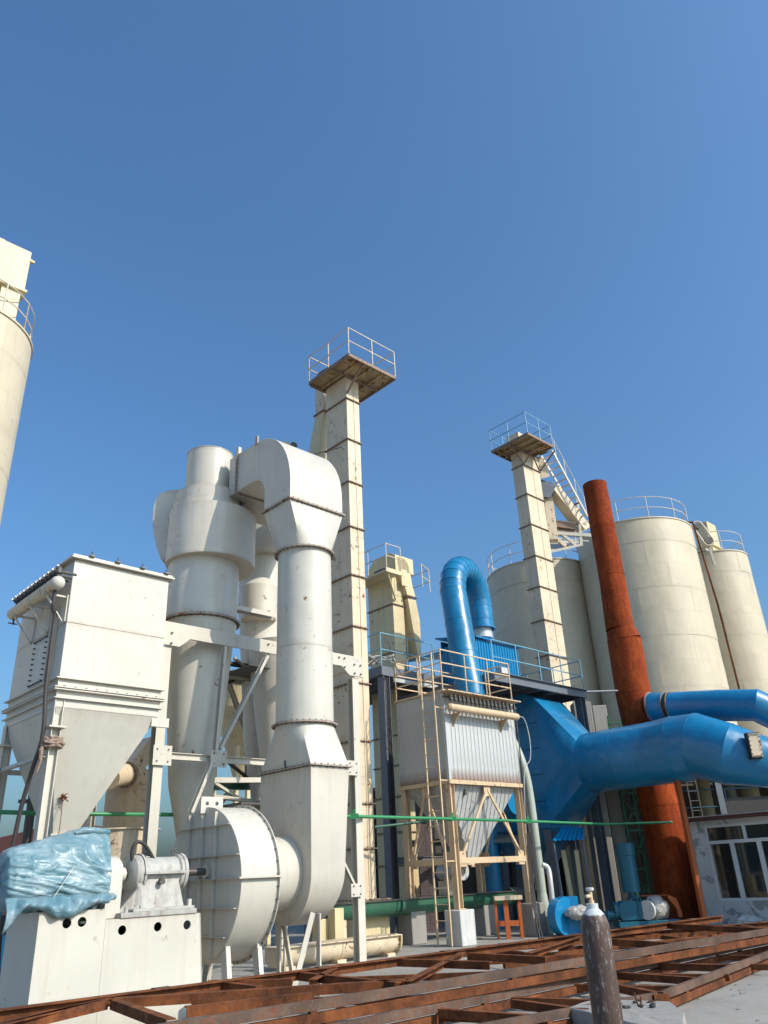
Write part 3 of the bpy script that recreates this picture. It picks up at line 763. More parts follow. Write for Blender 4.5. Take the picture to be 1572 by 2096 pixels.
# ---- motor under blue plastic
mc = V(4.98, 12.33, 1.80)
T = Thing('wrapped_motor', 'large motor wrapped in crumpled pale blue plastic sheet on the white plinth', 'wrapped motor', (mc.x, mc.y, 1.36))
NL, NR = 110, 130
prof = [(-.82, .0), (-.82, .30), (-.80, .36), (-.72, .40), (-.5, .43), (-.25, .46), (0, .485), (.25, .495), (.46, .495), (.60, .475), (.62, .40), (.62, 0)]
rings = []
def motor_pt(s_, th):
    k = 0
    while k < len(prof) - 2 and prof[k + 1][0] < s_: k += 1
    a, b = prof[k], prof[k + 1]; t = (s_ - a[0]) / max(1e-6, b[0] - a[0]); r = a[1] + (b[1] - a[1]) * min(1, max(0, t))
    c, sn = math.cos(th), math.sin(th)
    p = V(s_, c * r, sn * r)
    if sn > 0:      # sheet stretched from the motor end up to the terminal box
        up = min(1, max(0, (s_ + .80) / 1.15)); up = up * up * (3 - 2 * up)
        edge = max(0, 1 - abs(c) ** 3.0 * 1.25)
        p.z += .16 * up * min(1, sn * 1.6) * edge; p.y *= 1 + .10 * up * sn
    else:
        p.z = max(p.z * 1.02, -.46); p.y = c * r * (1.02 + .16 * (-sn)) - .06 * (-sn)
    q = Vector((s_, c * .8, sn * .8))
    # creases radiate from the upper corner at the fan end down to the tied foot
    u_ = (s_ - .62); v_ = th if th < 4.8 else th - 6.283
    f1 = mnoise.noise(Vector((math.atan2(sn * .55 + .25, u_ - .15) * 7.0, c * 1.2, 4))) * .022
    f2 = abs(mnoise.noise(Vector((s_ * 3.2 + sn * 6.5, c * 2, 9)))) * .040
    f3 = (1 - abs(mnoise.noise(q * 3.1 + V(2, 5, 1))) * 2) ** 3 * .022
    p += Vector((0, c, sn)) * (f1 + f2 + f3 - .03)
    if s_ <= -.80: p.x += mnoise.noise(q * 2.5) * .03
    return mc + p
ss = [-.82 + 1.44 * i / NL for i in range(NL + 1)]
for i, s_ in enumerate(ss):
    rings.append([motor_pt(s_, 2 * math.pi * j / NR) for j in range(NR)])
cc0 = [V(rings[0][0].x - .03, mc.y + (p.y - mc.y) * .6, mc.z + (p.z - mc.z) * .6) for p in rings[0]]
cc1 = [V(rings[-1][0].x + .02, mc.y + (p.y - mc.y) * .5, mc.z + (p.z - mc.z) * .5) for p in rings[-1]]
T.part('plastic_sheet', MB().loft([cc0] + rings + [cc1]), 'tarp', ang=80)
# gathered hem hanging over the plinth edge
hem = []
HN = 60
for k in range(13):
    row = []
    for i in range(HN + 1):
        t = i / HN; x = mc.x - .90 + 1.50 * t
        drop = (.06 + .17 * math.exp(-((t - .52) / .20) ** 2) + .30 * math.exp(-((t - .0) / .10) ** 2)) * (1 if t < .93 else .5)
        s_ = k / 12
        bulge = .09 * math.sin(s_ * 3.14) + .05 * mnoise.noise(Vector((t * 9, s_ * 2, 1))) + .03 * math.sin(t * 40 + s_ * 3)
        row.append(V(x, 11.80 - .17 * (1 if True else 0) - bulge + .12 * (1 - s_), 1.56 - (drop + .06) * s_ + .03 * mnoise.noise(Vector((t * 7, 3, s_)))))
    hem.append(row)
vs = [p for r_ in hem for p in r_]; fs = []
for k in range(12):
    for i in range(HN): fs.append((k * (HN + 1) + i, k * (HN + 1) + i + 1, (k + 1) * (HN + 1) + i + 1, (k + 1) * (HN + 1) + i))
hm = T.part('gathered_hem', MB().add(vs, fs), 'tarp', ang=80)
md = hm.modifiers.new('thick', 'SOLIDIFY'); md.thickness = .012
T.part('tied_top', MB().tube([mc + V(.10, -.22, .57), mc + V(.2, -.24, .61), mc + V(.40, -.24, .61), mc + V(.60, -.22, .59), mc + V(.64, -.2, .58)], [.03, .05, .045, .045, .02], 12), 'tarp', ang=80)
T.part('tie_string', MB().tube([mc + V(.0, -.56, .12), mc + V(-.18, -.60, -.14), mc + V(-.3, -.55, -.36)], .006, 6), 'white2')

# ---- fan
fa0, fa1 = 7.42, 8.13; FC = V(0, 12.42, 1.63); FR = 1.17
T = Thing('centrifugal_fan', 'large white round centrifugal fan casing with ribbed side and bolted split', 'fan', (fa0, FC.y, 0))
def circ(c, r, n=64, a=0.0, x=None): return [V(x, c.y + r * math.cos(2 * math.pi * i / n), c.z + r * math.sin(2 * math.pi * i / n)) for i in range(n)]
T.part('casing_shell', MB().lathe(V(fa0 + .004, FC.y, FC.z), [(0, FR), (fa1 - fa0 - .008, FR)], 96, axis=ax, caps=False), 'white2', ang=40)
T.part('side_plate', MB().lathe(V(fa0, FC.y, FC.z), [(0, FR - .002), (.02, FR - .002)], 96, axis=ax), 'white')
T.part('side_plate', MB().lathe(V(fa1 - .02, FC.y, FC.z), [(0, FR + .03), (.02, FR + .03)], 96, axis=ax), 'white2')
T.part('shaft_hub', MB().cyl(V(fa0 - .05, AX.y, AX.z), V(fa0, AX.y, AX.z), .11), 'white')
for zz_ in (-.82, -.42, .0, .34, .80):
    hw = math.sqrt(max(0, FR ** 2 - zz_ ** 2)) - .01
    T.part('side_rib', MB().box((fa0 - .07, FC.y - hw, FC.z + .05 + zz_ - .005), (fa0 - .001, FC.y + hw, FC.z + .05 + zz_ + .005)), 'white')
for bb in (-.42, .0, .42):
    hw = math.sqrt(max(0, FR ** 2 - bb ** 2)) - .02
    T.part('side_rib', MB().box((fa0 - .065, FC.y + bb - .004, FC.z - hw), (fa0 - .002, FC.y + bb + .004, FC.z + hw)), 'white')
T.part('split_flange', MB().box((fa0 - .08, FC.y - FR - .07, FC.z + .036), (fa1 + .05, FC.y - FR + .002, FC.z + .064)).box((fa0 - .08, FC.y + FR - .002, FC.z + .036), (fa1 + .05, FC.y + FR + .07, FC.z + .064)), 'white')
T.part('rim_band', MB().ring(V(fa1 - .01, FC.y, FC.z), FR - .01, FR + .05, .015, ax, 96, 40, .009), 'white')
# lifting lug plate on top
lp = V(7.50, FC.y - .1, FC.z + FR)
lg = T.part('lifting_bracket', MB().prism([(-.21, -.1), (.21, -.1), (.21, .17), (-.21, .17)], (7.52, FC.y - .02, FC.z + FR), (1, 0, 0), (0, 0, 1), .02, [circ_hole(-.09, .06, .035, 14), circ_hole(.10, .06, .035, 14)]), 'white2')
T.part('bracket_rib', MB().box((7.73, FC.y - .02, FC.z + FR - .05), (7.75, FC.y + .2, FC.z + FR + .17)), 'white2', parent=lg)
# inlet ring / collar to inlet box
T.part('inlet_collar', MB().lathe(V(8.13, FC.y - .08, FC.z + .1), [(0, .66), (.02, .66), (.05, .64), (.10, .60), (.86, .60)], 64, axis=ax, caps=False), 'white2', ang=40)
T.part('inlet_flange', MB().ring(V(8.22, FC.y - .08, FC.z + .1), .6, .70, .02, ax, 64, 24, .012), 'flange')
for bb, k in ((-.75, 1), (.75, -1)):
    for aa in (fa0 + .03, fa1 - .1):
        T.part('foot', MB().loft([[V(aa, FC.y + bb - .16 * k, 0), V(aa + .08, FC.y + bb - .16 * k, 0), V(aa + .08, FC.y + bb + .0 * k, 0), V(aa, FC.y + bb, 0)],
                                  [V(aa, FC.y + bb + .05 * k, 1.0), V(aa + .08, FC.y + bb + .05 * k, 1.0), V(aa + .08, FC.y + bb + .2 * k, 1.0), V(aa, FC.y + bb + .2 * k, 1.0)]]), 'white2')

# ---- exhaust duct: inlet box, transitions, pipe, elbow
ca, cb_ = 9.43, 12.27
T = Thing('exhaust_duct', 'tall white duct rising from the fan inlet box to a square bend at the top', 'duct', (ca, cb_, 0))
ia0, ia1, ib0, ib1 = 8.98, 9.88, 11.50, 13.06
iz1, iz0 = 3.46, 1.0
# inlet box: tapering down to a round bottom in the a-b... right side slopes, bottom rounded
n = 24
outl = []   # outline in (b,z): curved bottom, looked at along a
outl = [(ib0, iz1), (ib0, 1.75)] + [((ib0 + ib1) / 2 + (ib1 - ib0) / 2 * math.cos(math.pi + math.pi * k / n), 1.72 + .82 * math.sin(math.pi + math.pi * k / n)) for k in range(1, n)] + [(ib1, 1.75), (ib1, iz1)]
top = [V(ia0, b, z) for b, z in outl]
def rslope(z): return ia1 - max(0, (iz1 - z)) / 2.6 * .22 - (max(0, 1.75 - z) / .85) ** 2 * .1
bot = [V(rslope(z), b, z) for b, z in outl]
T.part('inlet_box', MB().loft([top, bot]), 'white', bev=.006)
T.part('flange', MB().rectflange(ia0, ia1, ib0, ib1, iz1 + .02, .05, .025, .13, .014), 'flange2')
def rc(a0_, a1_, b0_, b1_, z, n=48):
    pts = []
    cx, cy = (a0_ + a1_) / 2, (b0_ + b1_) / 2; w_, h_ = (a1_ - a0_) / 2, (b1_ - b0_) / 2
    for i in range(n):
        t = math.pi * 2 * (i + .0) / n; c, s_ = math.cos(t), math.sin(t); k = 1 / max(abs(c), abs(s_)); pts.append(V(cx + c * k * w_, cy + s_ * k * h_, z))
    return pts
def rd(r, z, n=48): return [V(ca + r * math.cos(2 * math.pi * i / n), cb_ + r * math.sin(2 * math.pi * i / n), z) for i in range(n)]
PR = .565
def lerpr(A, B, t): return [a.lerp(b, t) for a, b in zip(A, B)]
zc0, zc1 = 4.30, 7.86
sq, rr_ = rc(ia0, ia1, ib0, ib1, iz1 + .034), rd(PR, zc0 - .02)
T.part('lower_transition', MB().loft([lerpr(sq, rr_, t) for t in (0, .25, .5, .75, 1)], False, False), 'white2', ang=28)
T.part('ring_flange', MB().ring(V(ca, cb_, zc0), PR - .01, PR + .075, .03, n=48, bolts=32, br=.013), 'flange2')
T.part('ring_flange', MB().ring(V(ca, cb_, zc1), PR - .01, PR + .075, .03, n=48, bolts=32, br=.013), 'flange2')
T.part('pipe_section', MB().lathe(V(ca, cb_, 0), [(zc0 + .016, PR), (5.78, PR)], 64, caps=False), 'white2', ang=40)
T.part('pipe_section', MB().lathe(V(ca, cb_, 0), [(5.786, PR - .004), (zc1 - .016, PR - .004)], 64, caps=False), 'white2', ang=40)
ea0, ea1, eb0, eb1, ez = 8.69, 10.12, 11.80, 12.74, 8.84
sq2, r2 = rc(ea0, ea1, eb0, eb1, ez - .02), rd(PR, zc1 + .016)
T.part('upper_transition', MB().loft([lerpr(r2, sq2, t) for t in (0, .25, .5, .75, 1)], False, False), 'white2', ang=28)
T.part('flange', MB().rectflange(ea0, ea1, eb0, eb1, ez, .05, .03, .12, .014), 'flange2')
# elbow, profile in (b,z)
ebf = 13.86; ezt, ezb = 10.80, 9.80
Ro = ebf - eb0 - .55
outer = [(eb0, ez + .02), (eb0, ez + .42)]
cxb, czz = eb0 + 1.28, ez + .42 + .36
for k in range(1, 19):
    t = math.pi - math.pi / 2 * k / 18
    outer.append((eb0 + 1.28 + 1.28 * math.cos(t), ez + .42 + 1.50 * math.sin(t)))
outer.append((ebf, ezt))
inner = [(ebf, ezb)]
for k in range(0, 15):
    t = math.pi / 2 + math.pi / 2 * k / 14
    inner.append((eb1 + .50 + .50 * math.cos(t) , ezb - .48 + .48 * math.sin(t)))
inner.append((eb1, ez + .02))
T.part('elbow', MB().prism(outer + inner, (ea0, 0, 0), (0, 1, 0), (0, 0, 1), ea1 - ea0), 'white', bev=.006, ang=25)
T.part('vertical_flange', MB().box((ea0 - .05, ebf, ezb - .05), (ea1 + .05, ebf + .03, ezt + .05)), 'flange2')
mb = MB()
for i in range(9): mb.cyl(V(ea0 - .03, ebf - .02, ezb + (ezt - ezb) * (i + .5) / 9), V(ea0 - .03, ebf + .05, ezb + (ezt - ezb) * (i + .5) / 9), .014, n=6)
for i in range(10): mb.cyl(V(ea0 + (ea1 - ea0) * (i + .5) / 10, ebf - .02, ezb - .025), V(ea0 + (ea1 - ea0) * (i + .5) / 10, ebf + .05, ezb - .025), .014, n=6)
T.part('flange_bolts', mb, 'dmetal')
T.part('outlet_box', MB().box((ea0 + .002, ebf + .031, ezb), (ea1, ebf + .36, ezt)), 'white')
T.part('cross_box', MB().box((ea0 + .5, ebf + .361, ezb), (ea1 + 1.3, ebf + 1.2, ezt - .05)), 'white')
T.part('lifting_lug', MB().box((ea0 - .02, 13.05, ez + 1.85), (ea0 + .02, 13.13, ez + 2.08)), 'flange2')
T.part('lifting_lug', MB().box((ea0 - .02, ebf - .03, ezt + .0), (ea0 + .06, ebf + .06, ezt + .18)), 'frame')
T.part('weld_seam', MB().box((ea0 - .006, 12.98, ezb - .0), (ea0 - .001, 12.995, ez + 1.90)), 'white')
# handle on the lower transition and supports
T.part('handle', MB().tube([V(ia0 + .0, 12.25, 3.64), V(ia0 - .03, 12.25, 3.62), V(ia0 - .02, 12.25, 3.50), V(ia0 + .02, 12.15, 3.5)], .018, 8), 'dmetal')
s0 = onb(628, 1865, 11.75); 
for (p, q) in (((9.25, 11.72, 0), (9.25, 11.72, 1.08)), ((8.8, 11.72, 0), (9.22, 11.70, 1.08)), ((9.25, 12.85, 0), (9.25, 12.85, 1.1)), ((9.6, 12.85, 0), (9.3, 12.85, 1.08))):
    T.part('support_strut', MB().ang(p, q, .10, .012), 'frame')

# ---- cyclones
FIT[0] = .985
def cyclone(P, label, k=1.0, dz=0., prof=None, scroll=True, toppipe=True):
    T = Thing('cyclone', label, 'cyclone', (P[0], P[1], 0), group='white cyclone separators')
    c = V(P[0], P[1], 0)
    T.part('cone', MB().lathe(c, [(dz + 2.0, .09 * k), (dz + 2.95, .30 * k), (dz + 3.5, .43 * k), (dz + 4.55, .53 * k), (dz + 6.34, .69 * k)], 56), 'white2', ang=40)
    T.part('lower_band', MB().lathe(c, [(dz + 6.34, .70 * k), (dz + 6.72, .75 * k)], 56), 'white')
    T.part('ring_flange', MB().ring(c + V(0, 0, dz + 6.75), .72 * k, .82 * k, .04, n=56, bolts=36, br=.016), 'flange2')
    T.part('barrel', MB().lathe(c, [(dz + 6.78, .752 * k), (dz + 9.45, .752 * k)], 56, caps=False), 'white2', ang=40)
    if scroll:
        def vol(r0, r1, a_off, z0_, z1_, n=60):
            o = []
            for i in range(n + 1):
                t = i / n; a = a_off + 2 * math.pi * t; r = r0 + (r1 - r0) * (min(1, t / .6) if t < .82 else (1 - t) / .18); o.append((P[0] + r * math.cos(a), P[1] + r * math.sin(a)))
            return MB().prism(o, (0, 0, z0_), (1, 0, 0), (0, 1, 0), z1_ - z0_)
        T.part('scroll_housing', vol(.76 * k, 1.10 * k, R(120), dz + 8.02, dz + 9.22), 'white', bev=.006, ang=30)
        T.part('upper_collar', MB().lathe(c, [(dz + 9.222, .71 * k), (dz + 9.72, .71 * k)], 56), 'white', ang=40)
    if toppipe:
        T.part('outlet_pipe', MB().lathe(c, [(dz + 9.724, .525 * k), (dz + 10.78, .525 * k)], 56, caps=False), 'white', ang=40)
        T.part('pipe_rim', MB().ring(c + V(0, 0, dz + 10.78), .49 * k, .535 * k, .012), 'white')
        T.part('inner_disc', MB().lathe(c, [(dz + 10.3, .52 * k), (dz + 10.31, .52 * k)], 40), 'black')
    return T
QA = onb(415, 1250, 14.1)
TA = cyclone((QA.x - .03, 14.1), 'big white cyclone with an open pipe on top, left of the square duct bend', 1.0, -.17)
# tangential inlet elbow on its left side
hy = wl((QA.x, 14.1, 0)).y
hpx = [(385, 1001), (352, 1002), (332, 1007), (320, 1018), (314, 1036), (312, 1062), (314, 1092), (320, 1120), (330, 1146), (345, 1146), (345, 1060), (385, 1060)]
hp_ = [at(x, y, hy + .05) for x, y in hpx]
TA.part('inlet_hood', MB().loft([[pl(p) for p in hp_], [pl(p + V(.02, .85, 0)) for p in hp_]]), 'white', bev=.008, ang=30)
QB = onb(536, 1200, 15.5)
TB = cyclone((QB.x, 15.5), 'slimmer white cyclone half hidden behind the tall round duct', .76, 1.0, toppipe=True)
QC = (QB.x + .2, 14.35)
TB.part('side_cone', MB().lathe(V(10.45, 14.55, 0), [(2.6, .12), (4.2, .42), (5.6, .62), (6.6, .72)], 40), 'white')
TB.part('lower_hood', MB().lathe(V(QB.x - .35, 15.1, 0), [(7.3, .42), (8.1, .46), (8.3, .30)], 40), 'white')
# ---- white steel frame
FIT[0] = 1.0
FA0, FA1, FB = 6.74, 11.39, 13.05
T = Thing('steel_tower', 'white bolted steel frame of columns, gusseted beam and diagonals round the cyclones', 'steel frame', (FA0, FB, 0))
cw = .18
for aa, bb in ((FA0, FB), (FA1, FB), (FA1, FB + 2.6)):
    c = V(aa + cw / 2 - .02, bb + cw / 2, 0)
    T.part('column', MB().ibeam(c, c + V(0, 0, 5.66), cw, cw, .014, up=(0, 1, 0)), 'frame')
def gbeam(b, z0_, z1_):
    pts = [(FA0 - .2, z0_ - .18), (FA0 + .30, z0_ - .18), (FA0 + .52, z0_), (FA1 - .36, z0_), (FA1 - .14, z0_ - .18), (FA1 + .26, z0_ - .18), (FA1 + .26, z1_), (FA0 - .2, z1_)]
    return MB().prism(pts, (0, b, 0), (1, 0, 0), (0, 0, 1), -.05)
bm_ = T.part('beam', gbeam(FB - .05, 5.86, 6.13), 'frame', bev=.004)
mb = MB()
for (x0, z0_) in ((FA0 - .1, 5.8), (FA0 + .12, 5.8), (9.05, 5.92), (9.3, 5.92), (10.95, 5.92), (11.1, 5.92), (FA1 + .0, 5.82), (FA1 + .18, 5.82)):
    for dz in (0, .2):
        mb.cyl(V(x0, FB - .08, z0_ + dz - .08), V(x0, FB - .05, z0_ + dz - .08), .02, n=8)
T.part('bolts', mb, 'dmetal', parent=bm_)
T.part('beam', MB().ibeam(V(FA0 + 1.6, FB + 2.6, 6.0), V(FA1, FB + 2.6, 6.0), .16, .3, .016), 'frame')
T.part('beam', MB().ibeam(V(FA1 + .07, FB + .06, 6.0), V(FA1 + .07, FB + 2.5, 6.0), .16, .3, .016), 'frame')
T.part('deck_plate', MB().box((FA0 + 2.5, FB + .9, 5.84), (FA1, FB + 2.5, 5.855)), 'dmetal')
fb = FB + .02
def F2(px, py, b=fb): return onb(px, py, b)
zs = F2(340, 1545).z
T.part('strut', MB().ibeam(V(FA0 + .1, fb + .1, zs), V(FA1, fb + .1, zs), .1, .12, .012), 'frame')
for (p, q, w_) in (((462, 1325), (443, 1540), .12), ((548, 1345), (452, 1535), .12), ((436, 1560), (393, 1665), .12), ((690, 1735), (728, 1815), .09), ((578, 1350), (600, 1480), .1)):
    T.part('diagonal', MB().chan(F2(*p, fb - .03), F2(*q, fb - .03), w_ * .5, w_, up=(0, 1, 0)), 'frame')
T.part('diagonal', MB().chan(onb(462, 1375, 15.6), onb(535, 1575, 15.6), .07, .14, up=(0, 1, 0)), 'frame')
for (p, w_, h_) in (((332, 1546), .36, .34), ((447, 1553), .34, .30), ((722, 1572), .30, .30), ((730, 1822), .30, .24)):
    c = F2(*p, fb - .06)
    gp_ = T.part('gusset_plate', MB().box((c.x - w_ / 2, c.y - .012, c.z - h_ / 2), (c.x + w_ / 2, c.y, c.z + h_ / 2)), 'frame', bev=.003)
    mb = MB()
    for i, (dx, dz) in enumerate(((-.3, -.3), (.3, -.3), (-.3, .3), (.3, .3))): mb.cyl(c + V(dx * w_, -.03, dz * h_), c + V(dx * w_, -.01, dz * h_), .014, n=8)
    T.part('bolts', mb, 'dmetal', parent=gp_)
T.part('strut', MB().chan(onb(440, 1232, 13.5), onb(563, 1258, 13.5), .1, .2, up=(0, 1, 0)), 'frame')
T.part('base_plate', MB().box((FA1 - .12, FB - .1, 0), (FA1 + .28, FB + .3, .03)), 'frame')
# lower back deck seen beside the inlet box
T.part('beam', MB().chan(onb(425, 1592, 14.4), onb(540, 1592, 14.4), .1, .14, up=(0, 1, 0)), 'frame')
T.part('beam', MB().ibeam(onb(420, 1607, 15.6), onb(540, 1607, 15.6), .2, .2), 'green')
T.part('diagonal', MB().chan(onb(430, 1660, 15.4), onb(470, 1615, 15.4), .1, .1, up=(0, 1, 0)), 'frame')
T.part('diagonal', MB().chan(onb(530, 1640, 14.9), onb(545, 1680, 14.9), .1, .1, up=(0, 1, 0)), 'frame')

for (p, q, w_, b_, mm) in (((455, 1352), (556, 1368), .14, 15.2, 'dmetal'), ((455, 1382), (556, 1392), .10, 15.0, 'frame'), ((480, 1345), (545, 1400), .08, 15.1, 'frame'), ((545, 1352), (470, 1400), .08, 15.3, 'dmetal'), ((425, 1625), (545, 1640), .12, 15.0, 'frame'), ((440, 1600), (535, 1662), .09, 15.2, 'frame'), ((470, 1560), (520, 1600), .08, 15.4, 'dmetal'), ((505, 1395), (508, 1600), .10, 15.9, 'frame')):
    T.part('rear_member', MB().chan(onb(*p, b_), onb(*q, b_), w_ * .6, w_, up=(0, 1, 0)), mm)
T.part('rear_deck', MB().box((9.3, 14.2, 3.05), (11.2, 15.5, 3.09)), 'dmetal')

# ---- round cream bin and pipework behind the motor
q = onb(247, 1760, 14.15)
Bc = V(q.x, 14.15, 0)
T = Thing('round_bin', 'pale cream round steel bin standing behind the wrapped motor', 'bin', tuple(Bc))
zt_ = onb(247, 1695, 13.6).z
T.part('shell', MB().lathe(Bc, [(.0, .50), (.25, .52), (zt_ - .02, .60)], 48), 'cream', ang=40)
T.part('rim', MB().ring(Bc + V(0, 0, zt_), .54, .64, .025, bolts=0), 'cream')
q = onb(262, 1650, 15.4)
T = Thing('elbow_pipe', 'short beige bent pipe with a flange tucked behind the left hopper', 'pipe', (q.x, 15.4, 0))
pth = [onb(225, 1592, 14.6), onb(255, 1585, 14.9), onb(278, 1587, 15.2), onb(292, 1600, 15.3), onb(293, 1640, 15.3)]
T.part('bend', MB().tube(smooth_path(pth), .20, 24), 'cream', ang=50)
T.part('flange', MB().ring(onb(257, 1586, 14.92), .19, .25, .04, pth[2] - pth[0], 32, 12), 'flange')
T.part('drop_pipe', MB().lathe(V(onb(262, 1650, 15.6).x, 15.6, 0), [(0, .45), (onb(262, 1598, 15.6).z, .45)], 40), 'beige')
T = Thing('chute', 'cream angled chute between the left hopper and the frame column', 'chute', tuple(onb(295, 1540, 15.0)))
T.part('body', MB().bar(onb(312, 1520, 15.2), onb(250, 1600, 15.2), .4, .3), 'cream')
q = onb(300, 1900, 15.2)
# tall cream bin behind the frame
q = onb(500, 1470, 17.0)
T = Thing('yellow_bin', 'yellowish conical bin seen through the white frame diagonals', 'bin', (q.x, 17.0, 0))
T.part('barrel', MB().lathe(V(q.x, 17.0, 0), [(onb(500, 1455, 17).z, .75), (onb(500, 1385, 17).z, .75)], 40), 'yellow')
T.part('cone', MB().lathe(V(q.x, 17.0, 0), [(onb(500, 1600, 17).z, .2), (onb(500, 1455, 17).z, .748)], 40), 'yellow')
for j in range(4):
    a = R(45 + 90 * j); p = V(q.x + .7 * math.cos(a), 17 + .7 * math.sin(a), 0)
    T.part('leg', MB().bar(p, p + V(0, 0, 4.6), .09), 'yellow')

# ---- long green water pipe
gp = [(at(-40, 1661, 13.4)), at(95, 1665, 13.6), at(300, 1667, 15.1), at(480, 1669, 16.3), at(724, 1671, 17.0), at(925, 1676, 20.7), at(1080, 1681, 22.4), at(1240, 1687, 24.4), at(1375, 1683, 25.6)]
T = Thing('green_pipe', 'long thin green pipe carried across the whole plant at head height', 'pipe', tuple(gp[0]), 90)
T.part('pipe', MB().tube(gp, .035, 12), 'gpipe', ang=50)
for i in (1, 4, 5, 6):
    p = gp[i]
    T.part('pipe_clamp', MB().cbox(p + V(0, .0, 0), (.2, .10, .10)).bar(p + V(0, 0, 0), p + V(.02, .0, .14), .05), 'gpipe')
g2 = [at(768, 1693, 21.5), at(880, 1680, 22.0), at(935, 1676, 22.3)]
single('green_branch_pipe', MB().tube(g2, .035, 10), 'green', tuple(g2[0]), 'darker green branch pipe slanting behind the grey collector ladder', 'pipe', az=90)
# ================================================================== BUCKET ELEVATORS
def elevator(name_label, corner_px, Y, wa, wb, flange_ys, ztop_py, plat, mat='cream', zbase=0.0, rmat='cream', railh=1.05, seam=True):
    c = pl(at(*corner_px, Y)); a, b = c.x, c.y; W = wl((a, b, 0))
    T = Thing('bucket_elevator', name_label, 'bucket elevator', (a, b, 0), group='cream bucket elevator towers')
    zt_ = zat(ztop_py, W); zs_ = sorted(zat(y, W) for y in flange_ys); cuts = [zbase] + zs_ + [zt_]
    for k in range(len(cuts) - 1):
        T.part('casing_section', MB().box((a, b, cuts[k] + .012), (a + wa, b + wb, cuts[k + 1] - .012)), mat, bev=.006)
    for z in zs_:
        T.part('flange', MB().rectflange(a, a + wa, b, b + wb, z, .055, .026, .14, .012), 'flange')
    if seam:
        for k in range(len(cuts) - 1):
            T.part('panel_rib', MB().box((a + wa * .55, b - .018, cuts[k] + .03), (a + wa * .55 + .035, b - .001, cuts[k + 1] - .03)), mat)
            T.part('panel_rib', MB().box((a - .010, b + wb * .52, cuts[k] + .03), (a - .001, b + wb * .52 + .02, cuts[k + 1] - .03)), mat)
    # platform
    zp = zt_
    near, left, right = [pl(gnd(x, y, zp)) for x, y in plat]
    p0, p1, q0, q1 = near.x, right.x, near.y, left.y
    T.part('platform_deck', MB().box((p0, q0, zp + .06), (p1, q1, zp + .075)), 'deck')
    for (s_, e_) in (((p0, q0), (p1, q0)), ((p1, q0), (p1, q1)), ((p1, q1), (p0, q1)), ((p0, q1), (p0, q0))):
        T.part('edge_channel', MB().bar(V(*s_, zp + .02), V(*e_, zp + .02), .05, .11), 'flange')
    n = 4
    for i in range(1, n):
        x = p0 + (p1 - p0) * i / n; T.part('deck_joist', MB().chan(V(x, q0 + .03, zp), V(x, q1 - .03, zp), .05, .10), 'deck')
    for y in (b - .06, b + wb + .06): T.part('deck_joist', MB().chan(V(p0 + .03, y, zp - .05), V(p1 - .03, y, zp - .05), .05, .09), 'flange')
    for (x, y, tx, ty) in (((a, b, a, q0 + .1), (a + wa, b + wb, p1 - .1, b + wb)) if wa < 1 else ((a, b, p0 + .1, b), (a + wa, b, p1 - .1, b), (a + wa, b, a + wa, q0 + .1), (a, b, a, q0 + .1))):
        if abs(tx - x) + abs(ty - y) > .25: T.part('knee_brace', MB().ang(V(x, y, zp - .75), V(tx, ty, zp - .03), .05, .008), 'flange')
    rail(T, [V(p0, q1, zp + .08), V(p0, q0, zp + .08), V(p1, q0, zp + .08), V(p1, q1, zp + .08), V(p0, q1, zp + .08)], railh, .52, .02, rmat, step=1.0)
    # head
    zh_ = zp + .08
    T.part('head_box', MB().prism([(0, 0), (wb, 0), (wb, .32), (wb * .75, .58), (wb * .25, .58), (0, .32)], (a + .02, b, zh_), (0, 1, 0), (0, 0, 1), wa - .04), mat, bev=.006)
    return T, a, b, zp, (p0, p1, q0, q1)
TE, a, b, zp, pr = elevator('tallest cream bucket elevator tower behind the round white duct, with a rusty railed platform', (709.5, 815), 22, .55, 1.10,
    [815, 898, 985, 1077, 1176, 1281, 1396, 1515, 1644, 1737], 768, [(714, 727), (638, 788), (810, 775)], 'cream')
TE.part('drive_motor', MB().cyl(V(a - .35, b + .5, zp + .3), V(a - .35, b + .95, zp + .3), .14).cbox(V(a - .35, b + .4, zp + .24), (.22, .3, .24)), 'dmetal')
TE.part('boot', MB().box((a - .15, b - .25, .05), (a + .75, b + 1.2, 1.05)), 'yellow', bev=.01)
TE.part('boot_flange', MB().rectflange(a - .15, a + .75, b - .25, b + 1.2, 1.08, .05, .03, .13, .014), 'flange')
# discharge chute at its left side
Yc = 23.6
def Q(px, py, Y=Yc): return at(px, py, Y)
c0 = pl(Q(665, 800)); c1 = pl(Q(664, 850)); c2 = pl(Q(652, 935)); c3 = pl(Q(634, 1010))
def sq_at(c, wa, wb): return [V(c.x - wa / 2, c.y - wb / 2, c.z), V(c.x + wa / 2, c.y - wb / 2, c.z), V(c.x + wa / 2, c.y + wb / 2, c.z), V(c.x - wa / 2, c.y + wb / 2, c.z)]
TE.part('discharge_chute', MB().loft([sq_at(c0 + V(0, 0, .3), .5, .5), sq_at(c1, .45, .45)]), 'cream', bev=.005)
TE.part('chute_flange', MB().rectflange(c1.x - .24, c1.x + .24, c1.y - .24, c1.y + .24, c1.z - .02, .05, .03, .12, .012), 'flange')
TE.part('lower_chute', MB().loft([sq_at(c1 - V(0, 0, .04), .46, .46), sq_at(c2, .5, .62), sq_at(c3, .5, .6)]), 'yellow', bev=.005)
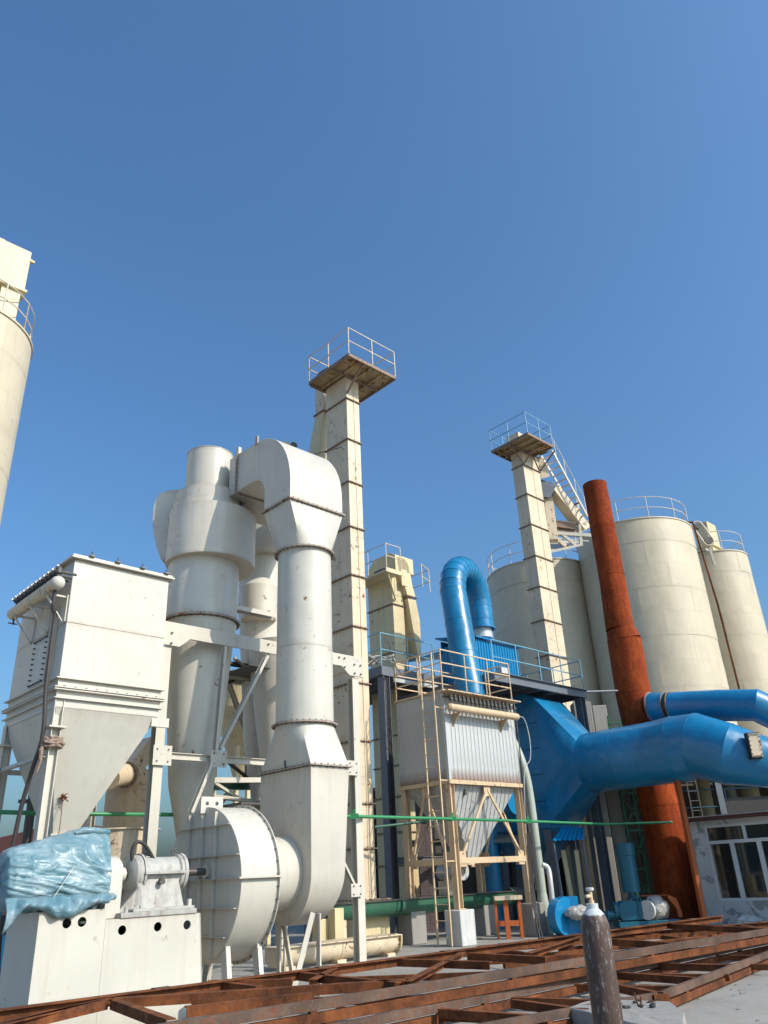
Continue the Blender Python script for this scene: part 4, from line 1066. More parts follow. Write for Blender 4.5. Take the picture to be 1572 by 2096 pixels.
# small drive seen above the duct bend
q = at(582, 925, 24.5); dz = at(582, 904, 24.5).z
T = Thing('top_drive', 'small yellow gearbox with a black motor peeping over the duct bend', 'drive unit', (q.x, 24.5, q.z), 90)
T.part('gearbox', MB().box((q.x - .28, 24.5, q.z - .6), (q.x + .18, 25.0, dz)).box((q.x + .1, 24.5, q.z - .6), (q.x + .5, 24.9, q.z + .02)), 'yellow', bev=.01)
mq = at(598, 915, 24.3)
T.part('motor', MB().cyl(mq + V(-.14, .3, -.02), mq + V(.08, -.1, .02), .13), 'dmetal')
T.part('post', MB().box((q.x - .1, 24.6, 0), (q.x + .1, 24.9, q.z - .61)), 'yellow')
single('tie_cable', MB().tube([at(625, 935, 23), at(700, 915, 21.5)], .012, 6), 'cable', tuple(at(625, 935, 23)), 'thin cable running from the duct bend to the tall elevator', 'cable', az=90)

TC, a, b, zp, pr = elevator('slim cream bucket elevator tower in front of the shaded silo, with platform and stair', (1071, 951), 31, 1.22, .62,
    [951, 1011, 1073, 1137, 1200, 1268, 1340], 921, [(1080, 888), (1010, 927), (1134, 914)], 'cream', rmat='lblue')
TC.part('drive_motor', MB().cyl(V(a + 1.3, b - .5, zp + .4), V(a + 1.3, b - .1, zp + .4), .26).cyl(V(a + .8, b - .5, zp + .35), V(a + .8, b - .2, zp + .35), .2), 'dark')
TC.part('head_cover', MB().box((a - .35, b - .2, zp + .08), (a + .2, b + .5, zp + .75)), 'cream', bev=.01)
# stair, chute and bridge between tower and silo
T = Thing('ship_stair', 'steep steel stair climbing from the silo tops to the slim elevator platform', 'stair', tuple(at(1190, 1060, 32.3)), 90)
lt, lb, rt, rb = at(1108, 933, 32.4), at(1186, 1065, 33.4), at(1130, 922, 31.6), at(1203, 1058, 32.6)
T.part('stringer', MB().bar(lt, lb, .05, .10), 'frame'); T.part('stringer', MB().bar(rt, rb, .05, .10), 'frame')
for i in range(11):
    t = (i + .6) / 11
    T.part('tread', MB().bar(lt.lerp(lb, t), rt.lerp(rb, t), .03, .07, up=(0, 1, 0)), 'clad' if i != 8 else 'dark')
for s_, e_ in ((rt, rb),):
    T.part('handrail', MB().tube([s_ + V(0, 0, .95), e_ + V(0, 0, .95)], .02, 8), 'frame')
    for t in (.12, .4, .7, .98): T.part('rail_post', MB().cyl(s_.lerp(e_, t), s_.lerp(e_, t) + V(0, 0, .95), .02, n=8), 'frame')
T = Thing('transfer_chute', 'cream box chute with a grey funnel slanting from the slim elevator down to the silos', 'chute', tuple(at(1125, 1010, 32)), 90)
T.part('funnel', MB().loft([[at(1103, 985, 32), at(1138, 995, 32), at(1138, 990, 32.8), at(1103, 980, 32.8)], [at(1110, 1017, 32), at(1127, 1018, 32), at(1127, 1016, 32.6), at(1110, 1015, 32.6)]]), 'greysteel', bev=.005)
T.part('neck', MB().loft([[at(1096, 935, 32), at(1110, 935, 32), at(1110, 935, 32.6), at(1096, 935, 32.6)], [at(1108, 980, 32), at(1126, 975, 32), at(1126, 975, 32.6), at(1108, 980, 32.6)]]), 'cream')
T.part('slanted_box', MB().bar(at(1130, 1000, 32.4), at(1196, 1085, 33.4), .5, .5), 'cream', bev=.01)
T.part('vertical_duct', MB().bar(at(1120, 1018, 32.6), at(1132, 1108, 32.6), .42, .42), 'cream', bev=.01)
T = Thing('silo_bridge', 'rust stained walkway bridge with cross bracing between the slim elevator and silo tops', 'walkway', tuple(at(1160, 1100, 33)), 90)
D = lambda x, y, Y=33.0: at(x, y, Y)
T.part('deck_plate', MB().loft([[D(1118, 1134, 32.6), D(1188, 1118, 32.6), D(1186, 1108, 34.5), D(1120, 1112, 34.5)], [D(1118, 1131, 32.6), D(1188, 1115, 32.6), D(1186, 1105, 34.5), D(1120, 1109, 34.5)]]), 'frame')
for (p, q, w_, mm) in (((1127, 1068), (1178, 1073), .16, 'beige'), ((1125, 1086), (1180, 1090), .14, 'flange'), ((1128, 1073), (1178, 1080), .3, 'flange'), ((1140, 1092), (1215, 1097), .16, 'frame'), ((1128, 1100), (1205, 1108), .05, 'frame'), ((1150, 1093), (1178, 1116), .13, 'frame'), ((1140, 1104), (1158, 1118), .16, 'cream'),
                   ((1181, 1015), (1190, 1118), .12, 'frame'), ((1127, 1068), (1125, 1104), .05, 'frame'), ((1176, 1070), (1178, 1112), .07, 'frame'), ((1180, 1078), (1212, 1062), .04, 'frame'), ((1186, 1092), (1216, 1074), .04, 'frame')):
    T.part('bridge_member', MB().bar(D(*p), D(*q), w_), mm)

# ---- yellow elevator B on the grey deck
c = pl(at(801, 1170, 27.5)); a, b = c.x, c.y; W = wl((a, b, 0))
T = Thing('bucket_elevator', 'short yellow bucket elevator head with a bent side chute standing on the grey deck', 'bucket elevator', (a, b, 0), group='cream bucket elevator towers')
z1 = zat(1170, W); zf = zat(1236, W); z2 = zat(1333, W)
T.part('casing_section', MB().box((a, b, zf + .015), (a + .55, b + 1.35, z1)), 'yellow', bev=.006)
T.part('casing_section', MB().box((a, b, z2 + .015), (a + .55, b + 1.35, zf - .015)), 'yellow', bev=.006)
T.part('casing_section', MB().box((a, b, 0.1), (a + .55, b + 1.35, z2 - .015)), 'yellow', bev=.006)
for z in (z2, zf): T.part('flange', MB().rectflange(a, a + .55, b, b + 1.35, z, .05, .03, .15, .013), 'flange')
for z in (.9, 1.9, 2.9, 4.0, 5.0, 6.0): T.part('flange', MB().rectflange(a, a + .55, b, b + 1.35, z, .05, .03, .15, .013), 'flange')
T.part('head_casing', MB().prism([(-.22, 0), (1.35, 0), (1.35, .35), (1.0, .72), (.05, .78), (-.22, .62)], (a + .02, b, z1 + .01), (0, 1, 0), (0, 0, 1), .95), 'yellow', bev=.006)
# side chute falling at its right
bf = b - .22
def az_(pp): return [(q.x, q.z) for q in (onb(x, y, bf) for x, y in pp)]
up_poly = az_([(812, 1139), (827, 1143), (835, 1153), (839, 1169), (844, 1199), (851, 1222), (834, 1218), (827, 1194), (815, 1163)])
T.part('side_chute', MB().prism(up_poly, (0, bf, 0), (1, 0, 0), (0, 0, 1), -.62), 'yellow', bev=.005)
fz = up_poly[5][1] - .03
T.part('chute_flange', MB().rectflange(up_poly[6][0] - .02, up_poly[5][0] + .03, bf, bf + .62, fz, .04, .03, .15, .012), 'flange')
lo_poly = az_([(835, 1225), (851, 1228), (860, 1272), (863, 1346), (856, 1345)])
T.part('side_chute', MB().prism(lo_poly, (0, bf + .005, 0), (1, 0, 0), (0, 0, 1), -.60), 'yellow', bev=.005)
T.part('inspection_hatch', MB().box((up_poly[6][0] - .28, bf - .02, fz + .35), (up_poly[6][0] + .02, bf - .002, fz + 1.0)), 'yellow', bev=.004)
T.part('access_panel', MB().box((a + .12, b - .015, z1 - .9), (a + .48, b - .001, z1 - .2)), 'yellow')
zd = z1 - .12
T.part('platform_deck', MB().box((a - .75, b - .5, zd - .16), (a - .02, b + 1.6, zd - .1)).box((a - .78, b - .54, zd - .2), (a + .1, b - .5, zd - .04)), 'yellow')
T.part('knee_brace', MB().bar(V(a - .65, b - .46, zd - .2), V(a + .1, b - .05, zd - 1.0), .06), 'yellow')
rail(T, [V(a - .72, b + 1.5, zd - .05), V(a - .72, b - .5, zd - .05), V(a + .02, b - .5, zd - .05)], .98, .5, .018, 'cream', step=1.1)
rail(T, [V(a + 1.45, b - .2, zd - .25), V(a + 1.85, b - .2, zd - .4), V(a + 1.85, b + 1.2, zd - .4)], .95, .45, .018, 'cream', step=1.1)
T.part('head_motor', MB().cyl(V(a - .3, b + .0, zd + .08), V(a - .3, b + .5, zd + .08), .14).cbox(V(a - .35, b - .2, zd + .0), (.3, .25, .2)), 'dmetal')

# ================================================================== GREY STEEL PLATFORM
YD = 24.6
n1 = pl(at(781, 1372, YD)); zd = n1.z
T = Thing('platform', 'grey steel platform with light blue railings on columns behind the grey dust collector', 'platform', (n1.x, n1.y, 0))
DP = T
aR = n1.x + 2.9; bB = n1.y + 4.2
T.part('edge_beam', MB().chan(V(n1.x, n1.y, zd), V(aR, n1.y, zd), .09, .28, .015), 'greysteel')
T.part('edge_beam', MB().chan(V(n1.x, bB, zd), V(n1.x, n1.y, zd), .09, .28, .015), 'greysteel')
T.part('deck_plate', MB().box((n1.x + .02, n1.y + .02, zd + .145), (aR, bB, zd + .16)), 'greysteel')
for i in range(6): T.part('joist', MB().ibeam(V(n1.x + .2 + i * .55, n1.y + .12, zd - .02), V(n1.x + .2 + i * .55, bB, zd - .02), .1, .2), 'greysteel')
def col(x, y, z, w_=.26): T.part('column', MB().ibeam(V(x, y, 0), V(x, y, z), w_, w_, .02, up=(1, 0, 0)), 'greysteel')
col(n1.x + .22, n1.y + .16, zd - .15, .28); col(aR - .2, n1.y + .2, zd - .15); col(n1.x + .2, bB - .2, zd - .15); col(aR - .2, bB - .2, zd - .15)
for zz_ in (2.0,): 
    T.part('tie_beam', MB().ibeam(V(n1.x + .3, n1.y + .14, zz_), V(aR + 3, n1.y + .14, zz_), .12, .18), 'greysteel')
rail(T, [V(n1.x + .04, bB, zd + .16), V(n1.x + .04, n1.y + .04, zd + .16), V(n1.x + 2.5, n1.y + .04, zd + .16)], 1.1, .55, .02, 'lblue', step=1.25)
n2 = pl(at(1012, 1384, 24.2)); z2_ = n2.z; e2 = pl(at(1197, 1418, 24.2))
r2_ = onb(1199, 1412, n2.y)
aE = r2_.x; z2_ = n2.z
T.part('edge_beam', MB().chan(V(n2.x, n2.y, z2_), V(aE, n2.y, z2_), .1, .26, .015).box((n2.x, n2.y - .09, z2_ + .118), (aE, n2.y - .002, z2_ + .13)), 'greysteel')
T.part('edge_beam', MB().chan(V(n2.x, n2.y + 4.4, z2_), V(n2.x, n2.y, z2_), .1, .26, .015), 'greysteel')
T.part('edge_beam', MB().chan(V(aE, n2.y, z2_), V(aE, n2.y + 4.4, z2_), .1, .26, .015), 'greysteel')
T.part('deck_plate', MB().box((n2.x + .02, n2.y + .02, z2_ + .135), (aE - .02, n2.y + 4.4, z2_ + .15)), 'greysteel')
for i in range(5): T.part('joist', MB().ibeam(V(n2.x + .3 + i * .75, n2.y + .12, z2_ - .03), V(n2.x + .3 + i * .75, n2.y + 4.3, z2_ - .03), .1, .2), 'greysteel')
for (x, y) in ((aE - .16, n2.y + .2), (aE - .16, n2.y + 4.2)): col(x, y, z2_ - .14, .26)
rail(T, [V(n2.x + .05, n2.y + .04, z2_ + .15), V(aE - .05, n2.y + .04, z2_ + .15), V(aE - .05, n2.y + 3.6, z2_ + .15), V(n2.x + 1.6, n2.y + 3.6, z2_ + .15)], 1.05, .5, .02, 'lblue', step=1.2)
T.part('cable_tray', MB().chan(V(n1.x + .5, n1.y - .03, zd - .24), V(aR, n1.y - .03, zd - .24), .1, .12), 'clad')
for k_ in range(3): T.part('wire', MB().tube(smooth_path([V(n1.x + .1 + .06 * k_, n1.y - .02, zd - .2), V(n1.x + .12 + .05 * k_, n1.y - .03, 4.2), V(n1.x + .08 + .07 * k_, n1.y - .02, 2.0), V(n1.x + .1 + .05 * k_, n1.y - .03, .0)], 3), .013, 6), 'cable')
T.part('hanging_wire', MB().tube(smooth_path([V(n1.x + .3, n1.y - .02, zd + 1.0), V(n1.x + .55, n1.y - .1, zd + .2), V(n1.x + .9, n1.y - .12, zd - .1), V(n1.x + 1.2, n1.y - .05, zd + .3)], 5), .012, 6), 'cable')
# white bundle on the left deck corner
mb = MB(); bc = pl(at(768, 1350, 25.4))
for k in range(26):
    random.seed(k); r_ = [random.uniform(-1, 1) for _ in range(9)]
    p = bc + V(r_[0] * .25, r_[1] * .5, r_[2] * .10); mb.tube([p, p + V(r_[3] * .25, r_[4] * .25, r_[5] * .12), p + V(r_[6] * .4, r_[7] * .4, r_[8] * .16)], .03, 6)
single('rope_bundle', mb, 'wrap', tuple(bc), 'tangled heap of pale rope and sacking on the deck corner beside the tall elevator', 'rope')
q = pl(at(1062, 1362, 24.25))
single('junction_box', MB().box((n2.x + .55, n2.y + .12, z2_ + .152), (n2.x + .95, n2.y + .32, z2_ + .40)), 'concw', (n2.x + .7, n2.y + .2, z2_ + .15), 'small pale box on the deck edge before the blue corrugated shed', 'box', bev=.01)

# ---- blue corrugated shed on the right deck
s0 = pl(at(985, 1380, 25.6)); 
tb = pl(at(973, 1303, 25.6)); W = at(983, 1370, 25.6)
T = Thing('corrugated_shed', 'bright blue corrugated metal shed standing on the grey platform', 'shed', (tb.x, tb.y, z2_))
za_ = z2_ + .16; zb_ = tb.z; LA = 2.35; LB = 1.6
def corr(p, d, L, z0_, z1_, nrm, pitch=.14, dep=.03):
    n = int(L / pitch); pts = []
    for i in range(n):
        x = i * pitch; pts += [(x, 0), (x + pitch * .55, 0), (x + pitch * .68, dep), (x + pitch * .87, dep)]
    pts.append((n * pitch, 0))
    vs = []
    for x, y in pts: q_ = Vector(p) + Vector(d) * x + Vector(nrm) * y; vs += [V(q_.x, q_.y, z0_), V(q_.x, q_.y, z1_)]
    return MB().add(vs, [(2 * i, 2 * i + 2, 2 * i + 3, 2 * i + 1) for i in range(len(pts) - 1)])
def sheets(T, p, d, L, z0_, z1_, nrm, mat, name='wall_sheet', per=.28, **kw):
    k = 0; n = round(L / per); base = None
    for i in range(n):
        if base is None: base = T.part(name, corr(p, d, per, z0_, z1_, nrm, **kw), mat)
        else: dup(base, Vector(d) * per * i, T.root)
sheets(T, (tb.x, tb.y, 0), (1, 0, 0), LA, za_, zb_ - .06, (0, -1, 0), 'bluesheet')
sheets(T, (tb.x, tb.y, 0), (0, 1, 0), LB, za_, zb_ - .06, (-1, 0, 0), 'bluesheet')
T.part('roof', MB().prism([(-.08, 0), (LB + .2, .35), (LB + .2, .40), (-.08, .05)], (tb.x - .1, tb.y - .04, zb_ - .05), (0, 1, 0), (0, 0, 1), LA + .25), 'bluesheet')
T.part('back_wall', MB().box((tb.x + .02, tb.y + LB, za_), (tb.x + LA, tb.y + LB + .02, zb_ + .2)), 'bluesheet')
q = pl(at(895, 1330, 27.4))
T.part('lean_to_roof', MB().prism([(0, 0), (2.2, .45), (2.2, .5), (0, .05)], (pl(at(880, 1340, 27.0)).x, pl(at(880, 1340, 27.0)).y - .5, pl(at(880, 1342, 27.0)).z), (1, 0, 0), (0, 0, 1), -1.6), 'bluesheet')

# ---- blue arch pipe
T = Thing('arch_pipe', 'glossy blue pipe arching up and over onto the corrugated shed', 'pipe', tuple(at(975, 1420, 23.6)), 90)
f0 = at(978, 1500, 24.2); f1 = at(961, 1410, 24.4); f2 = at(927, 1200, 25.0)
f2 = at(927, 1205, 25.0); rrP = .445
r1 = at(986, 1288, 26.9); r1t = V(r1.x, r1.y, r1.z + .6)
topz = at(940, 1137, 25.6).z - rrP
dirv = (V(r1.x, r1.y, 0) - V(f2.x, f2.y, 0)); Ld = dirv.length; dirv.normalize()
arcp = []
zc_ = topz - Ld / 2
for k in range(13):
    t = math.pi * k / 12
    arcp.append(V(f2.x, f2.y, 0) + dirv * (Ld / 2 - Ld / 2 * math.cos(t)) + V(0, 0, zc_ + Ld / 2 * math.sin(t)))
legf = [f0, f1, f1.lerp(arcp[0], .33), f1.lerp(arcp[0], .66), arcp[0]]
segs = legf[:-1] + arcp + [V(r1.x, r1.y, zc_ - .5), V(r1.x, r1.y, r1.z)]
run(T, 'pipe_section', segs, [rrP] * len(segs), 'blue', 40, ('joint_band', .02), .010)
T.part('joint_band', MB().ring(V(r1.x, r1.y, r1.z), rrP - .02, rrP + .05, .05), 'blue')
T.part('foot_collar', MB().lathe(V(r1.x, r1.y, r1.z - .35), [(0, rrP * .8), (.34, rrP * .8)], 32), 'clad')

# ---- big blue casing and lower duct
c1 = pl(at(1092, 1428, 26.1)); ac, bc_ = c1.x, c1.y; zt_c = c1.z
Wc = wl((ac, bc_, 0)); zb_c = zat(1695, Wc)
CW = 1.62
T = Thing('blue_filter_casing', 'huge dark blue plated casing under the platform with a flared side outlet', 'filter casing', (ac, bc_, 0))
hts = [zb_c + (zt_c - zb_c) * k / 5 for k in range(6)]
for k in range(5): T.part('wall_panel', MB().box((ac, bc_ + .003, hts[k] + .006), (ac + CW, bc_ + 2.6, hts[k + 1] - .006)), 'blue', bev=.008)
T.part('top_section', MB().box((ac + .01, bc_ + .4, zt_c), (ac + CW - .1, bc_ + 2.5, z2_ - .15)), 'blue')
T.part('hopper', MB().loft([rrect(ac + .02, ac + CW - .02, bc_ + .02, bc_ + 2.58, zb_c), rrect(ac + CW / 2 - .3, ac + CW / 2 + .3, bc_ + 1.0, bc_ + 1.6, zb_c - 1.3)]), 'blue', bev=.006)
for (x, y) in ((ac + .15, bc_ + .15), (ac + CW - .2, bc_ + .15), (ac + .15, bc_ + 2.4), (ac + CW - .2, bc_ + 2.4)):
    T.part('leg', MB().ibeam(V(x, y, 0), V(x, y, zb_c), .24, .24, .018), 'greysteel')
DR = .90
pc = at(1208, 1553, 24.75); pcl = pl(pc)
zc = pcl.z; acn = ac + CW / 2 + .03
be = ona(1208, 1553, acn).y
def rcv(x0, x1, z0_, z1_, b, n=48):
    pts = []; cx, cz = (x0 + x1) / 2, (z0_ + z1_) / 2
    for i in range(n):
        t = 2 * math.pi * i / n; c, s_ = math.cos(t), math.sin(t); k = 1 / max(abs(c), abs(s_)); pts.append(V(cx + c * k * (x1 - x0) / 2, b, cz + s_ * k * (z1_ - z0_) / 2))
    return pts
def rdv(cx, cz, r, b, n=48): return [V(cx + r * math.cos(2 * math.pi * i / n), b, cz + r * math.sin(2 * math.pi * i / n)) for i in range(n)]
A_ = rcv(ac, ac + CW, zb_c + .1, zt_c, bc_ - .002); B_ = rdv(acn, zc, DR, be)
T.part('flared_outlet', MB().loft([lerpr(A_, B_, t) for t in (0, .25, .5, .75, 1)], False, False), 'blue', ang=22)
awp = pl(at(1130, 1716, 24.0))
T = Thing('awning', 'small bright blue corrugated awning below the blue casing', 'awning', tuple(awp))
q1, q2 = at(1128, 1722, 24.6), at(1196, 1720, 24.6)
mbx = MB(); nn = 14
vs = []; fs = []
for i in range(nn + 1):
    x = q1.lerp(q2, i / nn); up = at(1150 + 46 * i / nn, 1694, 25.7); o = V(0, 0, .03 if i % 2 else 0)
    vs += [pl(x + o), pl(up + o)]
for i in range(nn): fs.append((2 * i, 2 * i + 2, 2 * i + 3, 2 * i + 1))
T.part('sheet', MB().add(vs, fs), 'bluesheet', ang=10)
for px_ in (1132, 1192): T.part('prop', MB().bar(pl(at(px_, 1722, 24.7)), pl(at(px_ + 6, 1722, 24.7)) * 1 - V(0, 0, 2.4), .07), 'greysteel')

T = Thing('large_blue_duct', 'very large glossy blue duct running right from the casing, with a bolted cream hatch', 'duct', tuple(wl((acn, be, 0)).xy) + (0,), 90)
vv = uv()[1]; dm = V(-vv[0], -vv[1], 0)
P0 = wl((acn, be, zc)); 
def onray_dir(P, px):  # distance along dm where the duct centre line crosses picture column px
    r = ray(px, 1545); t = (r.x * P.y - r.y * P.x) / (r.y * dm.x - r.x * dm.y); return t
t1 = onray_dir(P0, 1345); t2 = onray_dir(P0, 1392); t3 = onray_dir(P0, 1432)
P1 = P0 + dm * t1 * .5; P2 = P0 + dm * t1; P3 = P0 + dm * t2 + V(0, 0, .03); P4 = P0 + dm * t3 + V(.02, 0, .03)
P5 = at(1492, 1543, P4.y - .75); P6 = at(1560, 1558, P4.y - .9); P7 = at(1660, 1590, P4.y - .3)
dpts = [P0, P1, P2, P3, P4, P5, P6, P7]; drad = [DR, DR, DR, DR + .02, DR, DR * .92, DR * .74, DR * .62]
run(T, 'duct_section', dpts, drad, 'blue', 56, ('seam_band', .012), .006)
hq = [at(1530, 1502, P5.y - .95), at(1553, 1501, P5.y - .95), at(1562, 1549, P5.y - .95), at(1540, 1550, P5.y - .95)]
hn = (hq[1] - hq[0]).cross(hq[3] - hq[0]).normalized()
if hn.y > 0: hn = -hn
ho = T.part('hatch', MB().loft([[p - hn * .12 for p in hq], [p + hn * .02 for p in hq]]), 'cream', bev=.004)
mb = MB()
for k in range(4):
    for j in range(5):
        p = hq[k].lerp(hq[(k + 1) % 4], (j + .5) / 5); c_ = sum(hq, V(0, 0, 0)) / 4; p = p.lerp(c_, .09); mb.cyl(p, p + hn * .045, .014, n=6)
T.part('hatch_bolts', mb, 'dmetal', parent=ho)
T.part('hatch_frame', MB().loft([[p.lerp(sum(hq, V(0, 0, 0)) / 4, -.12) - hn * .2 for p in hq], [p.lerp(sum(hq, V(0, 0, 0)) / 4, -.10) - hn * .005 for p in hq]]), 'dark', parent=ho)

T = Thing('upper_blue_duct', 'narrower glossy blue duct leaving the chimney above the large one', 'duct', tuple(at(1338, 1447, 25.4)), 90)
U0 = at(1336, 1448, 25.5); tt = None
def ud(px): r = ray(px, 1440); return (r.x * U0.y - r.y * U0.x) / (r.y * dm.x - r.x * dm.y)
U1 = U0 + dm * ud(1366); U2 = U0 + dm * ud(1376); U3 = U0 + dm * ud(1470); U4 = U0 + dm * ud(1545)
U1.z = at(1366, 1448, U1.y).z; U2.z = at(1376, 1448, U2.y).z; U3.z = at(1470, 1444, U3.y).z; U4.z = at(1545, 1443, U4.y).z
U5 = at(1600, 1468, U4.y + .1); U6 = at(1660, 1520, U4.y + .6)
up_ = [U0, U1, U2, U3, U4, U5, U6]; UR = .47
run(T, 'duct_section', up_, [UR] * 7, 'blue', 40, mats={1: 'dark'})
T.part('end_ring', MB().tube([U0 - dm * .02, U0 + dm * .02], UR + .03, 40), 'flange')
T.part('joint_ring', MB().tube([U1 - dm * .015, U1 + dm * .015], UR + .03, 40), 'flange')
T.part('joint_ring', MB().tube([U2 - dm * .015, U2 + dm * .015], UR + .03, 40), 'flange')
T.part('chimney_stub', MB().tube([U0 - dm * .02, V(PCx[0], PCx[1], U0.z)], UR * .9, 32), 'rust')
single('tie_rod', MB().cyl(at(1200, 1416, 25.5), at(1264, 1414, 26.0), .035, n=10), 'greysteel', tuple(at(1200, 1416, 25.5)), 'horizontal dark rod tying the platform column to the chimney', 'rod', az=90)

# ================================================================== GREY DUST COLLECTOR
GY = 21.4
g0 = pl(at(906, 1411, GY)); ga, gb = g0.x, g0.y; WG = wl((ga, gb, 0))
gw = onb(1048, 1436, gb).x - ga; gd = ona(811, 1434, ga).y - gb
gzt = g0.z; gzb = zat(1597, WG)
gleg = zat(1862, WG); gst = zat(1762, WG)
T = Thing('grey_dust_collector', 'grey clad dust collector on beige trestle legs with a ladder and railed roof', 'dust collector', (ga, gb, gzb))
GC = T
T.part('inner_shell', MB().box((ga + .03, gb + .03, gzb + .02), (ga + gw - .03, gb + gd - .03, gzt - .03)), 'clad')
def strips(p, d, nrm, L, n, z0_, z1_, mat='cladrust', ridge=True):
    w_ = L / n
    pts = [(0.006, -.006), (0.010, 0), (w_ * .90, 0), (w_ * .92, .009), (w_ * .965, .009), (w_ * .975, -.006)]
    vs = []
    for x, y in pts: q_ = Vector(p) + Vector(d) * x + Vector(nrm) * y; vs += [V(q_.x, q_.y, z0_), V(q_.x, q_.y, z1_)]
    base = T.part('cladding_strip', MB().add(vs, [(2 * i, 2 * i + 2, 2 * i + 3, 2 * i + 1) for i in range(len(pts) - 1)]), mat, ang=10)
    for i in range(1, n): dup(base, Vector(d) * w_ * i, T.root)
strips((ga + .07, gb, 0), (1, 0, 0), (0, -1, 0), gw - .07, 19, gzb + .03, gzt - .05)
strips((ga, gb + .07, 0), (0, 1, 0), (-1, 0, 0), gd - .07, 24, gzb + .03, gzt - .05)
T.part('corner_trim', MB().box((ga - .02, gb - .02, gzb + .03), (ga + .07, gb - .002, gzt - .05)).box((ga - .02, gb - .001, gzb + .03), (ga - .002, gb + .07, gzt - .05)), 'clad')
T.part('base_ring', MB().rectflange(ga, ga + gw, gb, gb + gd, gzb - .03, .04, .1, 0), 'beige')
T.part('base_ring', MB().box((ga, gb, gzb - .08), (ga + gw, gb + .08, gzb + .02)).box((ga, gb + .081, gzb - .08), (ga + .08, gb + gd, gzb + .02)), 'beige')
T.part('roof_plate', MB().box((ga - .05, gb - .05, gzt - .045), (ga + gw + .05, gb + gd + .05, gzt)), 'beige')
mb = MB()
for i in range(14): mb.cyl(V(ga + .1 + i * (gw - .2) / 13, gb - .03, gzt), V(ga + .1 + i * (gw - .2) / 13, gb - .03, gzt + .06), .012, n=6)
T.part('roof_bolts', mb, 'flange')
# header + valves on the right (sunlit) face
e0, e1 = onb(920, 1447, gb - .3), onb(1058, 1467, gb - .3); e1 = V(e1.x, e1.y, e0.z)
T.part('air_header', MB().tube([e0 - V(.05, 0, 0), e0, e1, e1 + V(.05, 0, 0)], [.05, .10, .10, .05], 20), 'beige')
for t in (.14, .84): 
    p = e0.lerp(e1, t); T.part('header_bracket', MB().prism([(0, 0), (.3, 0), (.3, -.36)], (p.x, gb - .3, p.z - .09), (0, 1, 0), (0, 0, 1), .03), 'beige')
T.part('valve_canopy', MB().box((e0.x - .12, gb - .42, e0.z + .42), (e1.x + .12, gb - .02, e0.z + .45)), 'beige')
for i in range(17):
    p = e0.lerp(e1, (i + .5) / 17)
    T.part('pulse_valve', MB().cyl(p + V(0, 0, .09), p + V(0, 0, .2), .022, n=8).cyl(p + V(0, -.04, .24), p + V(0, .03, .24), .055, n=10).cyl(p + V(0, .0, .2), p + V(0, 0, .36), .032, n=8).cyl(p + V(0, 0, .3), V(p.x, gb, p.z + .34), .022, n=6), 'dmetal')
# roof rails
zr_ = gzt + .002
rail(T, [V(ga, gb + gd, zr_), V(ga, gb, zr_), V(ga + gw, gb, zr_), V(ga + gw, gb + gd, zr_), V(ga, gb + gd, zr_)], 1.12, [.38, .75], .02, 'beige', step=1.0)
lc = [e1 + V(.06, 0, .02), e1 + V(.28, -.05, -.05), e1 + V(.42, -.05, -.6), e1 + V(.40, 0, -1.15), e1 + V(.16, .1, -1.6), V(e1.x + .1, gb - .05, gst + .3)]
T.part('signal_cable', MB().tube(smooth_path(lc, 5), .012, 6), 'concw')
T.part('conduit', MB().tube([V(ga + gw + .03, gb - .06, gzt - .3), V(ga + gw + .03, gb - .06, gleg + .3)], .018, 8), 'dmetal')
# hopper
ha_, hb_ = ga + gw * .5, gb + gd * .5
T.part('hopper', MB().loft([rrect(ga + .12, ga + gw - .12, gb + .12, gb + gd - .12, gzb - .08), rrect(ha_ - .18, ha_ + .18, hb_ - .18, hb_ + .18, gst + .05)]), 'clad', bev=.005)
hbase = None
nh = 16
for side in (0, 1):
    for i in range(nh):
        t = (i + .5) / nh
        if side == 0: x = ga + .12 + (gw - .24) * t; cx = ha_; half = gw / 2 - .12
        else: x = gb + .12 + (gd - .24) * t; cx = hb_; half = gd / 2 - .12
        # seam runs straight down the sloping face until it meets the hip
        f = 1 - max(0, (abs(x - cx) - .18)) / (half - .18)
        zt2 = gzb - .085; zb2 = gst + .05; zz2 = zt2 + (zb2 - zt2) * f
        inset = (half if side else half) 
        if side == 0:
            y0_ = gb + .12; y1_ = gb + .12 + (hb_ - .18 - gb - .12) * f; p, q = V(x, y0_ - .008, zt2), V(x, y1_ - .008, zz2)
        else:
            y0_ = ga + .12; y1_ = ga + .12 + (ha_ - .18 - ga - .12) * f; p, q = V(y0_ - .008, x, zt2), V(y1_ - .008, x, zz2)
        T.part('hopper_seam', MB().bar(p, q, .014, .02), 'clad')
for (x, y) in ((ga + .75, gb + .25), (ga + 1.75, gb + .25)): T.part('rapper', MB().cbox(V(x, y - .08, gzb - .26), (.08, .1, .14)), 'dmetal')
T.part('outlet', MB().cyl(V(ha_, hb_, gst + .05), V(ha_, hb_, gst - .1), .16), 'beige')
